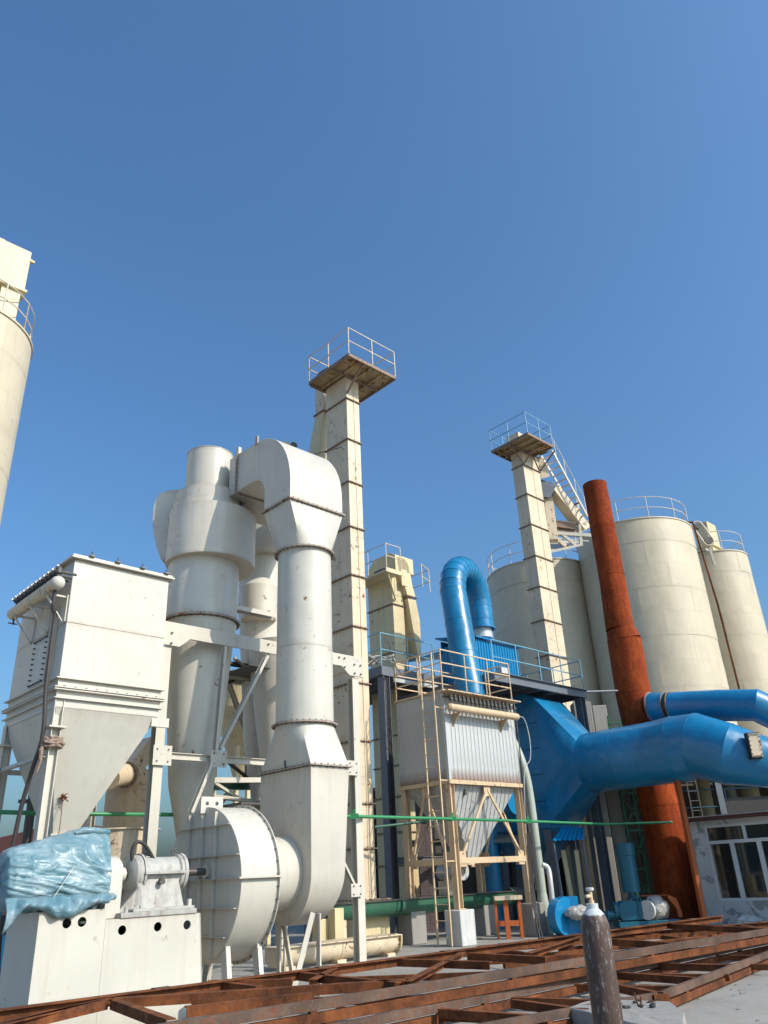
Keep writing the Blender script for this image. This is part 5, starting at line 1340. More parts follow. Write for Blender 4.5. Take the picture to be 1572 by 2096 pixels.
# trestle
lw = .17
for (x, y) in ((ga, gb), (ga + gw - lw, gb), (ga, gb + gd - lw), (ga + gw - lw, gb + gd - lw)):
    c = V(x + lw / 2, y + lw / 2, 0)
    T.part('leg', MB().ibeam(c + V(0, 0, gleg + .02), c + V(0, 0, gzb - .08), lw, lw, .014, up=(1, 0, 0)), 'beige')
    T.part('foot_plate', MB().box((x - .04, y - .04, gleg), (x + lw + .04, y + lw + .04, gleg + .018)), 'beige')
def trest(p0, p1):
    p0, p1 = Vector(p0), Vector(p1); d_ = (p1 - p0).normalized(); md_ = (p0 + p1) / 2
    T.part('strut', MB().bar(p0 + V(0, 0, gst), p1 + V(0, 0, gst), .05, .14), 'beige')
    for e_ in (p0, p1):
        s_ = d_ if e_ == p0 else -d_
        T.part('diagonal', MB().bar(md_ + V(0, 0, gzb - .16), e_ + s_ * .16 + V(0, 0, gst + .16), .05, .06), 'beige')
        T.part('gusset_plate', MB().bar(e_ + s_ * .15 + V(0, 0, gst - .14), e_ + s_ * .15 + V(0, 0, gst + .22), .012, .24, up=d_) , 'beige')
    T.part('gusset_plate', MB().bar(md_ - d_ * .13 + V(0, 0, gzb - .22), md_ + d_ * .13 + V(0, 0, gzb - .22), .014, .26), 'beige')
c_ = lw / 2
trest((ga + lw, gb + .03, 0), (ga + gw - lw, gb + .03, 0)); trest((ga + .03, gb + lw, 0), (ga + .03, gb + gd - lw, 0))
trest((ga + lw, gb + gd - .06, 0), (ga + gw - lw, gb + gd - .06, 0)); trest((ga + gw - .05, gb + lw, 0), (ga + gw - .05, gb + gd - lw, 0))
# plinth pillars
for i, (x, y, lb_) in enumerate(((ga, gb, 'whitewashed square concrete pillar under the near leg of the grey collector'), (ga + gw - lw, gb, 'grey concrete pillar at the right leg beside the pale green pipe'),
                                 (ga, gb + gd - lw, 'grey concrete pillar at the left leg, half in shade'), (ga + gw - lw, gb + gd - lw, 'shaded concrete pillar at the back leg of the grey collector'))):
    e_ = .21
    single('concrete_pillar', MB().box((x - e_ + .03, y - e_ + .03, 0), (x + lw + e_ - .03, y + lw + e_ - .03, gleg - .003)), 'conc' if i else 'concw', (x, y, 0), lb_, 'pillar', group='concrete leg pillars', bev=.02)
# ladder
lx = ga - .32
l0, l1 = ona(882, 1352, lx), ona(911, 1938, lx)
T = Thing('ladder', 'tall narrow cream ladder leaning up the shaded side of the grey collector', 'ladder', (lx, l0.y, 0))
l1 = V(lx, l1.y, .02); zt2 = gzt + 1.0
l0 = V(lx, l1.y + .02, zt2)
ladder(T, l1, l0, .46, (0, 1, 0), 20, 'beige', .018)
for z in (gst, gzb, gzt - .5): T.part('standoff', MB().bar(V(lx, l1.y - .22, z), V(ga, l1.y - .22, z), .03), 'beige')

# ---- screw conveyors
T = Thing('screw_conveyor', 'dark green tubular screw conveyor running under the grey collector', 'screw conveyor', (14.2, 16.1, .9))
sa0 = onb(668, 1862, 16.1).x; sa1 = onb(1040, 1838, 16.1).x; zc = .92; rs = .24
for k in range(3):
    x0, x1 = sa0 + (sa1 - sa0) * k / 3, sa0 + (sa1 - sa0) * (k + 1) / 3
    pts = [(rs * math.cos(math.pi + math.pi * i / 16), rs * math.sin(math.pi + math.pi * i / 16)) for i in range(17)] + [(rs, .12), (-rs, .12)]
    T.part('trough', MB().prism(pts, (x0 + .01, 16.1, zc), (0, 1, 0), (0, 0, 1), x1 - x0 - .02), 'green', ang=30)
    T.part('joint_flange', MB().prism([(p[0] * 1.15, p[1] * 1.12) for p in pts], (x1 - .02, 16.1, zc), (0, 1, 0), (0, 0, 1), .03), 'green', ang=30)
T.part('lid', MB().box((sa0, 16.1 - rs - .05, zc + .121), (sa1, 16.1 + rs + .05, zc + .14)), 'dmetal')
T.part('end_motor', MB().cyl(V(sa1 + .05, 16.1, zc + .05), V(sa1 + .5, 16.1, zc + .05), .18).cyl(V(sa1 + .5, 16.1, zc + .05), V(sa1 + .85, 16.1, zc + .05), .15), 'dmetal')
for t in (.06, .42): 
    x = sa0 + (sa1 - sa0) * t; T.part('support', MB().box((x - .12, 16.0, 0), (x + .12, 16.25, zc - rs + .02)), 'cream')
T.part('inlet_hood', MB().box((ha_ - .25, 15.95, zc + .142), (ha_ + .25, 16.3, zc + .5)).cyl(V(ha_, 16.1, zc + .5), V(ha_, 16.1, gst), .15), 'cream')
T.part('rotary_valve', MB().cyl(V(ha_, 15.6, zc + .72), V(ha_, 16.4, zc + .72), .2).ring(V(ha_, 15.58, zc + .72), .08, .23, .03, (0, 1, 0), 24), 'clad')
T = Thing('yellow_screw_conveyor', 'cream yellow trough screw conveyor lying along the ground behind the white column', 'screw conveyor', (12, 14.5, .2))
ya0 = onb(556, 1945, 14.5).x; ya1 = onb(803, 1925, 14.5).x
pts = [(.24 * math.cos(math.pi + math.pi * i / 16), .24 * math.sin(math.pi + math.pi * i / 16)) for i in range(17)] + [(.24, .1), (-.24, .1)]
for k in range(2):
    x0, x1 = ya0 + (ya1 - ya0) * k / 2, ya0 + (ya1 - ya0) * (k + 1) / 2
    T.part('trough', MB().prism(pts, (x0 + .008, 14.5, .30), (0, 1, 0), (0, 0, 1), x1 - x0 - .016), 'cream', ang=30)
T.part('lid', MB().box((ya0, 14.2, .401), (ya1, 14.8, .42)), 'cream')
T.part('end_plate', MB().prism([(p[0] * 1.25, p[1] * 1.2) for p in pts], (ya1, 14.5, .30), (0, 1, 0), (0, 0, 1), .03), 'yellow')
T.part('end_bearing', MB().cyl(V(ya1 + .03, 14.5, .3), V(ya1 + .16, 14.5, .3), .12), 'yellow')
for t in (.1, .5, .93): 
    x = ya0 + (ya1 - ya0) * t; T.part('support', MB().box((x - .12, 14.3, 0), (x + .12, 14.7, .07)), 'cream')
for i, (px_, lb_) in enumerate(((656, 'left cream square post between the two screw conveyors'), (688, 'brighter cream square post carrying the green screw conveyor'))):
    q = pl(at(px_, 1925, 19.6)); single('square_post', MB().box((q.x - .13, q.y - .13, 0), (q.x + .13, q.y + .13, 1.0 if i else .8)), 'yellow', (q.x, q.y, 0), lb_, 'post', bev=.01)
# pale ladder-like stand under the inlet box
T = Thing('drain_stand', 'thin grey stand with a cross wire under the round inlet box', 'stand', tuple(onb(575, 1990, 13.6).xy) + (0,))
for px_ in (568, 580): q = onb(px_, 1900, 13.6); T.part('post', MB().ang(V(q.x, 13.6, 0), V(q.x, 13.6, 1.0), .05), 'frame')
T.part('wire', MB().tube([onb(560, 1930, 13.6), onb(605, 1905, 13.8)], .008, 6), 'cable')

# ---- pale green pipe and its cables
pgp = [at(1030, 1480, 23.9), at(1052, 1522, 23.9), at(1068, 1560, 23.8), at(1079, 1600, 23.8), at(1087, 1650, 23.8), at(1096, 1720, 23.8), at(1106, 1800, 23.8), at(1118, 1905, 23.8)]
pgp[-1] = V(pgp[-2].x, 23.8, 0.0)
T = Thing('pale_green_pipe', 'pale green bent pipe standing beside the right leg of the grey collector', 'pipe', (pgp[-1].x, 23.8, 0), 90)
T.part('pipe', MB().tube(smooth_path(pgp, 4), .125, 24), 'pgreen', ang=50)
bx = [at(1098, 1805, 22.4)]
T.part('foot', MB().lathe(V(pgp[-1].x, 23.8, 0), [(0, .24), (.5, .19), (1.0, .127)], 24), 'pgreen')
T = Thing('cable_bundle', 'bundle of thin black cables hanging down the pale green pipe', 'cables', (pgp[-1].x, 22.4, 0), 90)
for k in range(9):
    random.seed(40 + k); o = [random.uniform(-.07, .07) for _ in range(6)]
    T.part('cable', MB().tube(smooth_path([at(1078 + 1.3 * k, 1705, 22.38), at(1083 + k * 1.2 + o[0] * 40, 1770, 22.35), at(1092 + o[1] * 70, 1840, 22.3), at(1100 + o[2] * 60, 1880, 22.25), V(at(1104, 1900, 22.2).x + o[3], 22.2 + o[4], .02)], 4), .014, 6), 'cable')
single('grey_hose_pipe', MB().tube(smooth_path([at(1110, 1770, 23.2), at(1122, 1778, 23.2), at(1127, 1810, 23.1), at(1131, 1850, 23.1)], 4), .07, 12), 'clad', tuple(at(1127, 1810, 23.1)), 'thin grey bent pipe between the pale green pipe and the small blue fan', 'pipe', az=90)
# orange stand
T = Thing('orange_stand', 'rusty orange steel stand with a cream top beside the concrete pillars', 'stand', tuple(at(1045, 1920, 22.8).xy) + (0,), 90)
for px_, w_ in ((1019, .06), (1040, .12), (1068, .08)):
    q = at(px_, 1900, 22.8); T.part('leg', MB().box((q.x - w_ / 2, 22.8, 0), (q.x + w_ / 2, 22.9, .9)), 'orange')
qa, qb = at(1017, 1895, 22.8), at(1070, 1893, 22.8)
T.part('cross_rail', MB().box((qa.x, 22.81, .30), (qb.x, 22.89, .42)), 'orange')
T.part('top', MB().box((qa.x, 22.7, .901), (qb.x + .05, 23.1, 1.0)), 'cream')

# ================================================================== BLOWER, SMALL FAN
BY = 23.9
q0, q1 = gnd(1262, 1905, 0), at(1398, 1893, 23.6)
bx0, bx1 = at(1268, 1890, BY).x, at(1396, 1890, BY).x
T = Thing('roots_blower', 'dark teal blower with an upright silencer and orange belt guard on a base frame', 'blower', ((bx0 + bx1) / 2, BY, 0), 90)
T.part('base_frame', MB().box((bx0, BY, .05), (bx1, BY + .7, .2)), 'teal', bev=.01)
T.part('foot', MB().box((bx1 - .45, BY - .01, 0), (bx1 - .1, BY + .2, .049)), 'concw')
sx = at(1290, 1800, BY + .3).x
zt1 = at(1283, 1726, BY + .3).z; zbt = at(1298, 1826, BY + .3).z
T.part('silencer', MB().lathe(V(sx, BY + .35, zbt), [(0, .24), ((zt1 - zbt) * .74, .24)], 28), 'teal')
T.part('silencer_top', MB().lathe(V(sx, BY + .35, zbt), [((zt1 - zbt) * .745, .265), (zt1 - zbt, .265)], 28), 'teal')
T.part('neck', MB().lathe(V(sx, BY + .35, .72), [(0, .16), (.06, .16), (.08, .1), (zbt - .72, .1)], 20), 'teal')
T.part('rotor_casing', MB().prism([(-.02, .22), (.55, .22), (.6, .35), (.6, .6), (.5, .7), (.05, .7), (-.08, .6), (-.08, .34)], (sx - .42, BY + .05, 0), (1, 0, 0), (0, 0, 1), -.45), 'teal', bev=.02)
for i in range(6): T.part('cooling_rib', MB().box((sx + .02 + i * .085, BY + .02, .3), (sx + .045 + i * .085, BY + .52, .76 - .02 * i)), 'teal')
T.part('end_cover', MB().cyl(V(sx - .6, BY + .28, .46), V(sx - .43, BY + .28, .46), .22), 'teal')
mx = at(1345, 1860, BY + .1).x
def lump(c, r, n=20, m_=14, amp=.12, seed=0, sc=(1, 1, 1)):
    rings = []
    for i in range(m_ + 1):
        ph = math.pi * i / m_; row = []
        for j in range(n):
            th = 2 * math.pi * j / n; d_ = V(math.sin(ph) * math.cos(th), math.sin(ph) * math.sin(th), math.cos(ph))
            k = r * (1 + amp * 2 * mnoise.noise(d_ * 2.2 + V(seed, 0, 0)) + amp * mnoise.noise(d_ * 6 + V(0, seed, 0)))
            row.append(c + V(d_.x * sc[0], d_.y * sc[1], d_.z * sc[2]) * k)
        rings.append(row)
    return MB().loft(rings)
T.part('wrapped_motor', lump(V(mx, BY + .2, .48), .30, sc=(1.15, .95, 1), seed=3, n=28, m_=18), 'wrap', ang=80)
T.part('motor_face', MB().cyl(V(mx - .28, BY + .0, .46), V(mx - .34, BY - .06, .46), .24), 'concw')
gx = at(1382, 1845, BY).x
T.part('belt_guard', MB().prism([(-.12, 0), (.08, -.1), (.16, -.42), (.16, -.55), (.06, -.55), (.05, -.36), (-.14, -.06)], (gx, BY + .1, .80), (1, 0, 0), (0, 0, 1), -.14), 'orange')
T.part('guard_tube', MB().cyl(V(sx + .2, BY + .3, .80), V(gx - .1, BY + .2, .79), .015, n=6), 'orange')
T.part('outlet_pipe', MB().cyl(V(sx - .9, BY + .2, .38), V(sx - .45, BY + .2, .38), .09).ring(V(sx - .8, BY + .2, .38), .08, .15, .03, (1, 0, 0), 20), 'teal')
FY = 23.0
fq = at(1152, 1876, FY)
T = Thing('small_blue_fan', 'small bright blue centrifugal fan on the ground with a wrapped motor', 'fan', (fq.x, FY, 0), 90)
fx = V(.62, -.78, 0)
T.part('scroll', MB().lathe(fq - fx * .14, [(0, .44), (0.002, .45), (.28, .45), (.282, .43)], 40, axis=fx), 'bluesheet', bev=.006)
T.part('outlet', MB().box((fq.x - .0, FY + .0, fq.z + .1), (fq.x + .45, FY + .3, fq.z + .46)), 'bluesheet')
T.part('base', MB().loft([[V(fq.x + .05, FY - .1, 0), V(fq.x + .52, FY - .1, 0), V(fq.x + .52, FY + .3, 0), V(fq.x + .05, FY + .3, 0)], [V(fq.x + .08, FY - .08, fq.z), V(fq.x + .42, FY - .08, fq.z), V(fq.x + .42, FY + .25, fq.z), V(fq.x + .08, FY + .25, fq.z)]]), 'bluesheet')
T.part('motor_bag', lump(at(1185, 1868, FY - .25), .27, sc=(1.3, .8, .62), seed=8, n=26, m_=16), 'wrap', ang=80)
T.part('motor_bag', lump(at(1203, 1893, FY - .2), .16, sc=(.8, .7, 1.5), seed=12, n=20, m_=14), 'wrap', ang=80)

# ================================================================== RIGHT SIDE SHED
S0 = pl(V(8.46, 24.55, 0)); sa, sb = S0.x, S0.y
T = Thing('site_office', 'low grey rendered site hut with white framed windows and a corrugated roof', 'hut', (sa, sb, 0))
w0, w1 = ona(1442, 1690, sa), ona(1467, 1842, sa)
wz1, wz0 = w0.z, w1.z - .03
wb1 = (w0.y + w1.y) / 2; L = 6.0; wb0 = sb - 4.6; zt_ = w0.z + .12
T.part('wall', MB().box((sa, wb1, 0), (sa + .24, sb, zt_)), 'plaster')
T.part('wall', MB().box((sa, wb0, 0), (sa + .24, wb1 - .001, wz0)), 'plaster')
T.part('wall', MB().box((sa, wb0, wz1), (sa + .24, wb1 - .001, zt_)), 'plaster')
T.part('wall', MB().box((sa, sb - L, 0), (sa + .24, wb0 - .001, zt_)), 'plaster')
T.part('end_wall', MB().box((sa + .241, sb - .24, 0), (sa + 4, sb, zt_)), 'plaster')
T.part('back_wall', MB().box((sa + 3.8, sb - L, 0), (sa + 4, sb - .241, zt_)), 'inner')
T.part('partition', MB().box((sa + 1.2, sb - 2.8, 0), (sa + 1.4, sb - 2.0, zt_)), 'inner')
wf = T.part('window', MB().box((sa + .02, wb0, wz0), (sa + .10, wb1, wz0 + .07)).box((sa + .02, wb0, wz1 - .07), (sa + .10, wb1, wz1)).box((sa + .02, wb1 - .07, wz0 + .071), (sa + .10, wb1, wz1 - .071)), 'wframe', bev=.004)
zm = w0.z - (at(1450, 1690, 24.4).z - at(1455, 1722, 24.4).z) - .04
T.part('transom', MB().box((sa + .015, wb0, zm - .045), (sa + .105, wb1 - .071, zm + .045)), 'wframe', parent=wf, bev=.004)
ym = [ona(x_m, 1750, sa).y for x_m in (1502, 1558)]
step_ = ym[0] - ym[1]
edges = [wb1 - .07] + ym + [ym[1] - step_, ym[1] - 2 * step_, ym[1] - 3 * step_]
for y in edges[1:]:
    if y > wb0: T.part('mullion', MB().box((sa + .013, y - .065, wz0 + .071), (sa + .107, y + .065, zm - .046)), 'wframe', parent=wf, bev=.004)
yt = ona(1522, 1700, sa).y
for k in range(3): T.part('mullion', MB().box((sa + .013, yt - k * 2 * step_ - .045, zm + .046), (sa + .107, yt - k * 2 * step_ + .045, wz1 - .071)), 'wframe', parent=wf, bev=.004)
for i in range(len(edges) - 1):
    if edges[i + 1] > wb0: T.part('pane', MB().box((sa + .055, edges[i + 1] + .06, wz0 + .065), (sa + .061, edges[i] - .06, zm - .04)), 'glass', parent=wf)
T.part('pane', MB().box((sa + .055, yt + .04, zm + .04), (sa + .061, wb1 - .065, wz1 - .065)), 'glass', parent=wf)
T.part('pane', MB().box((sa + .055, wb0 + .02, zm + .04), (sa + .061, yt - .04, wz1 - .065)), 'glass', parent=wf)
T.part('eave_board', MB().box((sa - .3, sb - L - .2, zt_ + .001), (sa - .26, sb + .05, zt_ + .09)), 'roofred')
T.part('ceiling', MB().box((sa - .26, sb - L - .2, zt_ + .002), (sa + 4.2, sb + .05, zt_ + .05)), 'dark')
vs = []; fs = []; nr = int((L + .3) / .055)
for i in range(nr + 1):
    y = sb + .1 - i * .055; o = .022 if i % 2 else 0
    vs += [V(sa - .38, y, zt_ + .10 + o), V(sa + 4.3, y, zt_ + .13 + o)]
fs = [(2 * i, 2 * i + 2, 2 * i + 3, 2 * i + 1) for i in range(nr)]
ro = T.part('roof', MB().add(vs, fs), 'clad', ang=80)
ro['kind'] = 'thing'; del ro['kind']
md = ro.modifiers.new('thick', 'SOLIDIFY'); md.thickness = .012
q = gnd(1525, 1893, 0)
single('scrap_sheet', lump(V(q.x, q.y - .4, .06), .28, amp=.3, sc=(1.3, .7, .55), seed=5), 'concw', (q.x, q.y - .4, 0), 'crumpled white sheet lying on the ground before the site hut', 'sheet', az=90, ang=80)
# orange post
q = at(1412, 1750, 23.6); qt = at(1385, 1598, 23.6)
single('orange_post', MB().chan(V(q.x, 23.6, 0), V(q.x - .0, 23.6, qt.z), .1, .24, .015, up=(0, 1, 0)), 'orange', (q.x, 23.6, 0), 'rust orange channel post standing in front of the site hut corner', 'post', az=90)
q = at(1425, 1800, 24.9)
single('white_board', MB().box((q.x - .03, 24.6, 0), (q.x + .03, 24.7, 2.55)), 'concw', (q.x, 24.6, 0), 'narrow white upright board at the left end of the site hut', 'board', az=90)

# ---- walkway and machinery seen above the hut
T = Thing('rear_walkway', 'dark raised walkway with thin teal railings above the hut roof', 'walkway', tuple(at(1490, 1690, 28).xy) + (0,), 90)
wz = at(1490, 1683, 28).z
T.part('deck', MB().box((at(1400, 1690, 28).x, 28, wz - .15), (17, 30, wz)), 'dark')
T.part('beam', MB().box((at(1478, 1640, 28).x, 27.9, wz + .25), (17, 28.0, wz + .75)), 'dark')
rail(T, [V(at(1405, 1690, 28).x, 28, wz), V(17, 28, wz)], 1.05, .5, .022, 'teal', step=1.4)
for k in range(4): x = at(1410, 1690, 28).x + k * 2.2; T.part('leg', MB().bar(V(x, 28.6, 0), V(x, 28.6, wz - .15), .16), 'greysteel')
for k, (px_, r_) in enumerate(((1445, .28), (1500, .22), (1540, .35))):
    q = at(px_, 1650, 30.5); single('rear_vessel', MB().lathe(V(q.x, 30.5, 0), [(0, r_), (wz + 1.6 + .2 * k, r_), (wz + 1.9 + .2 * k, r_ * .5)], 24), 'yellow' if k != 1 else 'pgreen', (q.x, 30.5, 0), ['leftmost cream vessel', 'thin pale green vessel', 'widest cream vessel'][k] + ' behind the dark walkway above the hut', 'vessel', az=90, group='vessels behind the walkway')
T = Thing('caged_ladder', 'thin dark ladder between the orange post and the rear walkway', 'ladder', tuple(at(1420, 1650, 26.5).xy) + (0,), 90)
q = at(1424, 1650, 26.5); ladder(T, V(q.x, 26.5, 0), V(q.x - .0, 26.5, at(1415, 1590, 26.5).z), .3, (1, 0, 0), 14, 'dmetal', .02)

# ---- columns, lattice and hall behind
q = at(1238, 1750, 28.5); qq = at(1262, 1750, 29.2)
single('concrete_column', MB().box((q.x - .32, 28.5, 0), (q.x + .32, 29.1, 7.0)), 'conc', (q.x, 28.5, 0), 'wide shaded concrete column left of the chimney foot', 'column', az=90, bev=.02)
single('concrete_column', MB().box((qq.x - .02, 29.3, 0), (qq.x + .5, 29.8, 7.0)), 'conc', (qq.x, 29.3, 0), 'second narrower concrete column between the wide one and the lattice tower', 'column', az=90, bev=.02)
T = Thing('lattice_tower', 'dull green steel lattice tower standing behind the chimney foot', 'lattice tower', tuple(at(1305, 1750, 28.8).xy) + (0,), 90)
x0, x1 = at(1288, 1750, 28.8).x, at(1325, 1750, 28.8).x + .1
for x in (x0, x1):
    for y in (28.8, 29.9): T.part('leg', MB().ang(V(x, y, 0), V(x, y, 6.5), .12), 'green')
for k in range(5):
    z = .3 + k * 1.2
    T.part('brace', MB().bar(V(x0, 28.8, z), V(x1, 28.8, z + 1.1), .05), 'green'); T.part('brace', MB().bar(V(x1, 28.8, z), V(x0, 28.8, z + 1.1), .05), 'green')
    T.part('strut', MB().bar(V(x0, 28.8, z + 1.15), V(x1, 28.8, z + 1.15), .07), 'green')
T = Thing('rear_hall', 'long dim cream walled hall closing the view below the silos', 'building', (6, 33, 0), 90)
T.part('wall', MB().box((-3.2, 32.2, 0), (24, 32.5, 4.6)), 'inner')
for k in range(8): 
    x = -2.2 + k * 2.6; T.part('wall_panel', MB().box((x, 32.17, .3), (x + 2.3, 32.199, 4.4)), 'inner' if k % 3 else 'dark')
T.part('roof', MB().box((-3.5, 32.0, 4.61), (24.5, 38, 4.75)), 'dark')
T.part('shade_canopy', MB().box((4.6, 27.2, 4.45), (24, 31.99, 4.55)), 'dark')  # added roof hidden behind the big duct, blocks sun around the chimney foot
for x_ in (10.5, 16, 22): T.part('shade_canopy_post', MB().box((x_, 27.3, 0), (x_ + .2, 27.5, 4.448)), 'greysteel')  # posts added to carry the unseen sun-blocking roof
T = Thing('brick_pier', 'mottled old brick pier in the shade behind the ladder', 'pier', tuple(at(873, 1750, 26.6).xy) + (0,), 90)
q = at(873, 1750, 26.6)
bt_ = None
for row in range(36):
    for k in range(2):
        w_ = .22; x = q.x - .24 + k * .245 + (.0 if row % 2 else .0)
        mbk = MB().box((x, 26.6 + (.12 if (row + k) % 2 else 0) * .05, row * .085 + .004), (x + .235, 27.0, row * .085 + .078))
        if bt_ is None: bt_ = T.part('brick', mbk, 'brickm'); b0_ = V(x, 0, 0)
        else: dup(bt_, V(x - b0_.x, .004 * ((row * 7 + k * 3) % 3), row * .085), T.root)
T.part('mortar', MB().box((q.x - .22, 26.62, 0), (q.x + .23, 26.98, 3.05)), 'conc')
# dark steelwork and a few more columns under the platform
T = Thing('blue_tank', 'dark blue upright tank in the shade behind the grey collector legs', 'tank', tuple(at(1045, 1700, 27).xy) + (0,), 90)
q = at(1048, 1640, 25.6); T.part('shell', MB().cyl(q + V(-.3, .3, 0), q + V(.1, -.1, .0), .40, n=32), 'bluesheet', ang=40)
q = at(1008, 1800, 27); T.part('post', MB().cyl(V(q.x, 27, 0), V(q.x, 27, 3.6), .28, n=24), 'blue')
T.part('cross_beam', MB().ibeam(V(q.x - 2.5, 26.8, 2.5), V(q.x + 3, 26.8, 2.5), .15, .2), 'greysteel')
T.part('link', MB().bar(V(q.x, 27, 3.3), at(1048, 1640, 25.9), .12), 'greysteel')
for k, px_ in enumerate((1168, 1185)):
    q = at(px_, 1800, 25.5)
    single('yellow_strut', MB().bar(V(q.x, 25.5, 0.), at(px_ - 16 + 10 * k, 1740, 25.5), .12), 'yellow', (q.x, 25.5, 0), ['left leaning yellow strut in the shade behind the small blue fan', 'right upright yellow strut in the shade behind the small blue fan'][k], 'strut', az=90)

# ================================================================== FOREGROUND
def chord(T, p, q, h=.20, gap=.02, w_=.07, mat='truss2', npl=7, single_=False):
    p, q = Vector(p), Vector(q); d_ = (q - p).normalized(); s_ = V(-d_.y, d_.x, 0)
    hb = (h - gap) / 2
    if single_:
        T.part('chord_angle', MB().sect(p, q, [(-.075, 0), (-.075, -.012), (-.006, -.012), (-.006, -h * .75), (.006, -h * .75), (.006, -.012), (.075, -.012), (.075, 0)], up=(0, 0, 1)), mat)
        L_ = (q - p).length
        for i in range(npl):
            c = p.lerp(q, (i + .5) / npl); T.part('splice_plate', MB().bar(c - d_ * .11 + V(0, 0, .006), c + d_ * .11 + V(0, 0, .006), .12, .011), 'truss2')
        return
    L_ = (q - p).length; n = max(1, round(L_ / 3.0))
    T.part('chord_bar', MB().sect(p, q, [(-w_ / 2, 0), (-w_ / 2, -hb), (w_ / 2, -hb), (w_ / 2, 0)], up=(0, 0, 1)), mat, bev=.004)
    T.part('chord_bar', MB().sect(p - V(0, 0, hb + gap), q - V(0, 0, hb + gap), [(-w_ / 2 - .006, 0), (-w_ / 2 - .006, -hb), (w_ / 2, -hb), (w_ / 2, 0)], up=(0, 0, 1)), 'truss', bev=.004)
    for i in range(npl):
        c = p.lerp(q, (i + .5) / npl); T.part('spacer_plate', MB().bar(c - d_ * .04 - V(0, 0, h / 2), c + d_ * .04 - V(0, 0, h / 2), w_ * .9, h * .96), 'truss')
def lin(P, Q_, t): return Vector(P).lerp(Vector(Q_), t)
zA1 = .52
TA1, TA2 = V(-4.5, 10.0, .46), V(.95, 14.68, .46)
TB1, TB2 = V(-3.35, 7.56, .46), V(6.52, 15.93, .46)
A0, A1 = lin(TA1, TA2, -.25), lin(TA1, TA2, 2.15); B0, B1 = lin(TB1, TB2, -.12), lin(TB1, TB2, 1.55)
T = Thing('steel_truss', 'upper rusty steel truss lying flat across the foreground yard', 'truss', tuple(A0.xy) + (0,), 90, group='rusty roof trusses on the ground')
chord(T, A0, A1, .16, w_=.10, mat='truss', single_=True)
chord(T, B0, B1, .22)
def web(T, p, q, w_=.10, h=.10, mat='truss'):
    p, q = Vector(p), Vector(q)
    T.part('web_angle', MB().sect(p, q, [(-w_ / 2, 0), (-w_ / 2, -h), (-w_ / 2 + .012, -h), (-w_ / 2 + .012, -.012), (w_ / 2, -.012), (w_ / 2, 0)], up=(0, 0, 1)), mat)
zw = .44
web(T, gnd(232, 2043, zw), gnd(835, 2004, zw), .16, .10)
for (p, q) in (((222, 2042), (-60, 2112)), ((0, 2094), (215, 2046)), ((435, 2006), (531, 2018)), ((700, 1972), (640, 2004)), ((380, 2060), (640, 2030)), ((235, 2045), (350, 2085)), ((600, 1988), (815, 2010)), ((425, 2008), (600, 2003)), ((948, 1948), (832, 2008)), ((800, 1962), (1005, 1968)), ((960, 1950), (1120, 1958)), ((1190, 1915), (1080, 1950)), ((1200, 1918), (1390, 1930)), ((1370, 1890), (1572, 1900))):
    web(T, gnd(*p, zw), gnd(*q, zw))
for k in range(6):
    t = .1 + k * .14; web(T, lin(A0, A1, t) - V(0, 0, .16), lin(B0, B1, t + .04) - V(0, 0, .12), .08, .08)
T = Thing('steel_truss', 'lower rusty truss beneath, its near end beside the concrete pad', 'truss', (-2, 8.4, 0), 90, group='rusty roof trusses on the ground')
C0, C1 = V(-3.2, 7.33, .235), V(8.4, 18.2, .235)
D0, D1 = gnd(1352, 2030, .21), gnd(1600, 1936, .21); D1 = lin(D0, D1, 1.4)
chord(T, C0, C1, .20)
chord(T, D0, D1, .19, npl=5)
E0, E1 = gnd(1000, 2092, .2), gnd(1348, 2030, .2)
chord(T, lin(E0, E1, -1.3), E1, .19, npl=5)
for (p, q) in (((1207, 2003), (1345, 2030)), ((1245, 1988), (1420, 2000)), ((1330, 1970), (1490, 1975)), ((1050, 2045), (1200, 2065)), ((620, 2110), (700, 2060)), ((900, 2064), (1080, 2076))):
    web(T, gnd(*p, .2), gnd(*q, .2), .09, .09)
for k in range(7):
    t = .22 + k * .085; web(T, lin(C0, C1, t) - V(0, 0, .09), lin(C0, C1, t + .02) + V(1.0, -.9, -.09) , .08, .08)
T.part('end_gusset', MB().box((D0.x - .1, D0.y - .06, .01), (D0.x + .08, D0.y + .02, .19)), 'truss')
T = Thing('steel_truss', 'rearmost rusty truss chord lying behind the gas cylinder before the blower', 'truss', tuple(gnd(1000, 1935, .3).xy) + (0,), 90, group='rusty roof trusses on the ground')
G0, G1 = gnd(980, 1936, .30), gnd(1600, 1884, .30)
chord(T, G0, G1, .18, w_=.12, mat='truss', single_=True)
H0, H1 = gnd(1030, 1960, .28), gnd(1600, 1898, .28)
chord(T, H0, H1, .16, mat='truss', npl=5)
for k in range(6): web(T, lin(G0, G1, k / 6), lin(H0, H1, (k + .6) / 6), .09, .08)

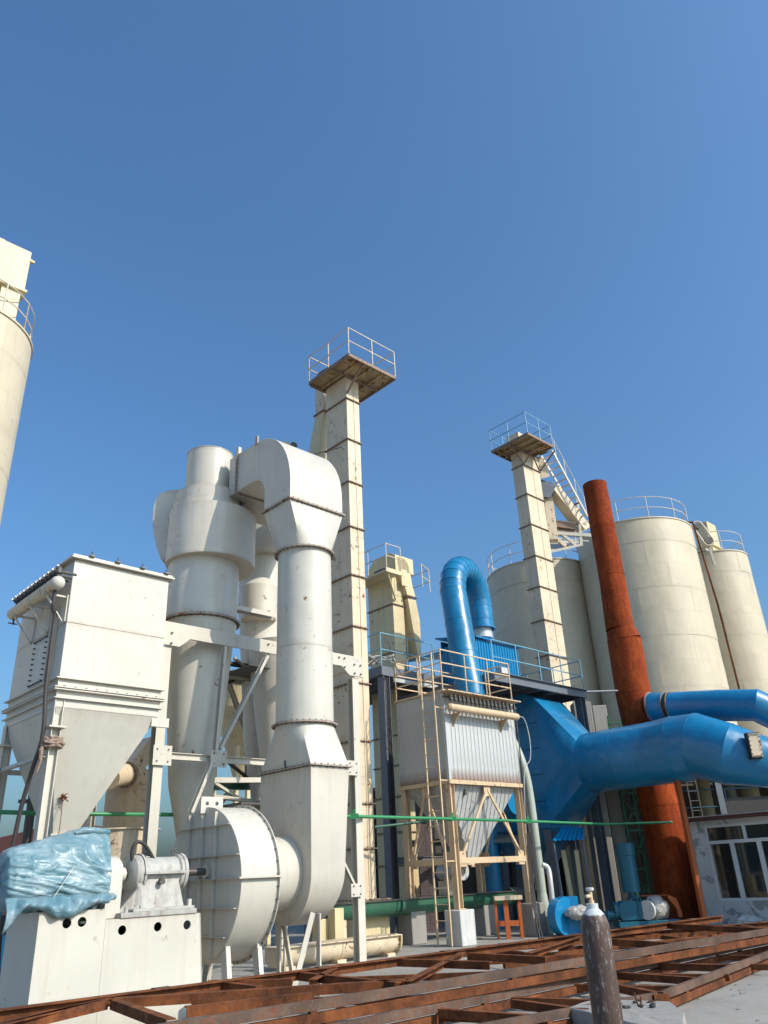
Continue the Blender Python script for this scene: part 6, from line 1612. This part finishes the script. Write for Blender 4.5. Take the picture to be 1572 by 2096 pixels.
# concrete pad with reinforcing bars
ring_ = [gnd(1163, 2062, .2), gnd(1216, 2044, .2), gnd(1369, 2050, .2), gnd(1400, 2071, .2), gnd(1404, 2108, .2), gnd(1290, 2093, .2)]
cen = sum(ring_, V(0, 0, 0)) / 6
rough = lambda v, s_: v + V(mnoise.noise(v * 3) * .03, mnoise.noise(v * 3 + V(5, 0, 0)) * .03, s_)
r1_ = []
for i in range(6):
    for k in range(6): r1_.append(ring_[i].lerp(ring_[(i + 1) % 6], k / 6))
T = Thing('concrete_pad', 'rough low concrete block with rusty bars at the foot of the gas cylinder', 'concrete block', (cen.x, cen.y, 0), 90)
T.part('block', MB().loft([[rough(V(v.x, v.y, 0), 0) for v in r1_], [rough(v, -.012) for v in r1_], [rough(v, 0) - (v - cen) * .02 for v in r1_], [v.lerp(cen, .35) + V(0, 0, mnoise.noise(v * 5) * .022) for v in r1_], [v.lerp(cen, .7) + V(0, 0, mnoise.noise(v * 7) * .02) for v in r1_]]), 'conc', ang=24)
for (px_, py_, lx_, hz_) in ((1306, 2058, -.02, .12), (1313, 2062, .01, .10), (1322, 2053, .15, .03)):
    q = gnd(px_, py_, .2); T.part('reinforcing_bar', MB().tube([q, q + V(lx_, 0, hz_)], .009, 8), 'truss')
random.seed(5)
for k in range(14):
    q = gnd(1300 + random.uniform(-35, 40), 2058 + random.uniform(-8, 8), .2); T.part('rubble', lump(q + V(0, 0, .015), random.uniform(.012, .03), n=8, m_=5, seed=k, sc=(1.3, 1, .6)), 'dark')

# gas cylinder
GQ = at(1226, 1955, 6.5); gx_ = GQ.x
T = Thing('gas_cylinder', 'tall brown gas cylinder with flaked paint and pale blue shoulder in the foreground', 'gas cylinder', (gx_, 6.5, 0), 90)
zs1 = 1.20
T.part('body', MB().lathe(V(gx_, 6.5, 0), [(0, .088), (.02, .102), (.06, .105), (zs1 - .02, .105), (zs1 + .02, .102), (zs1 + .05, .094), (zs1 + .085, .075), (zs1 + .11, .052), (zs1 + .125, .035)], 48), 'gas', ang=60)
T.part('neck_ring', MB().lathe(V(gx_, 6.5, zs1 + .115), [(0, .044), (.035, .044), (.037, .03)], 28), 'gas')
vl = T.part('valve', MB().lathe(V(gx_, 6.5, zs1 + .15), [(0, .02), (.02, .02), (.022, .014), (.09, .014)], 16).cyl(V(gx_, 6.5, zs1 + .2), V(gx_ - .045, 6.46, zs1 + .2), .012, n=12), 'beige')
T.part('hand_wheel', MB().lathe(V(gx_, 6.5, zs1 + .235), [(0, .026), (.006, .03), (.018, .03), (.022, .026)], 18), 'concw', parent=vl)
# loose scraps on the slab near the right edge
T = None
random.seed(11)
mb = MB()
for k in range(260):
    x, y = random.uniform(2.5, 9.5), random.uniform(9, 17)
    if y < 8 + (x) * .9: y = random.uniform(8, 20)
    s_ = random.uniform(.008, .03); mb.cbox(V(x, y, s_ * .3), (s_ * random.uniform(1, 2.4), s_, s_ * .6))
o = single('gravel', mb, 'conc', (5, 12, 0), 'scattered grit and small stones on the concrete yard', 'gravel', az=90, kind='stuff')
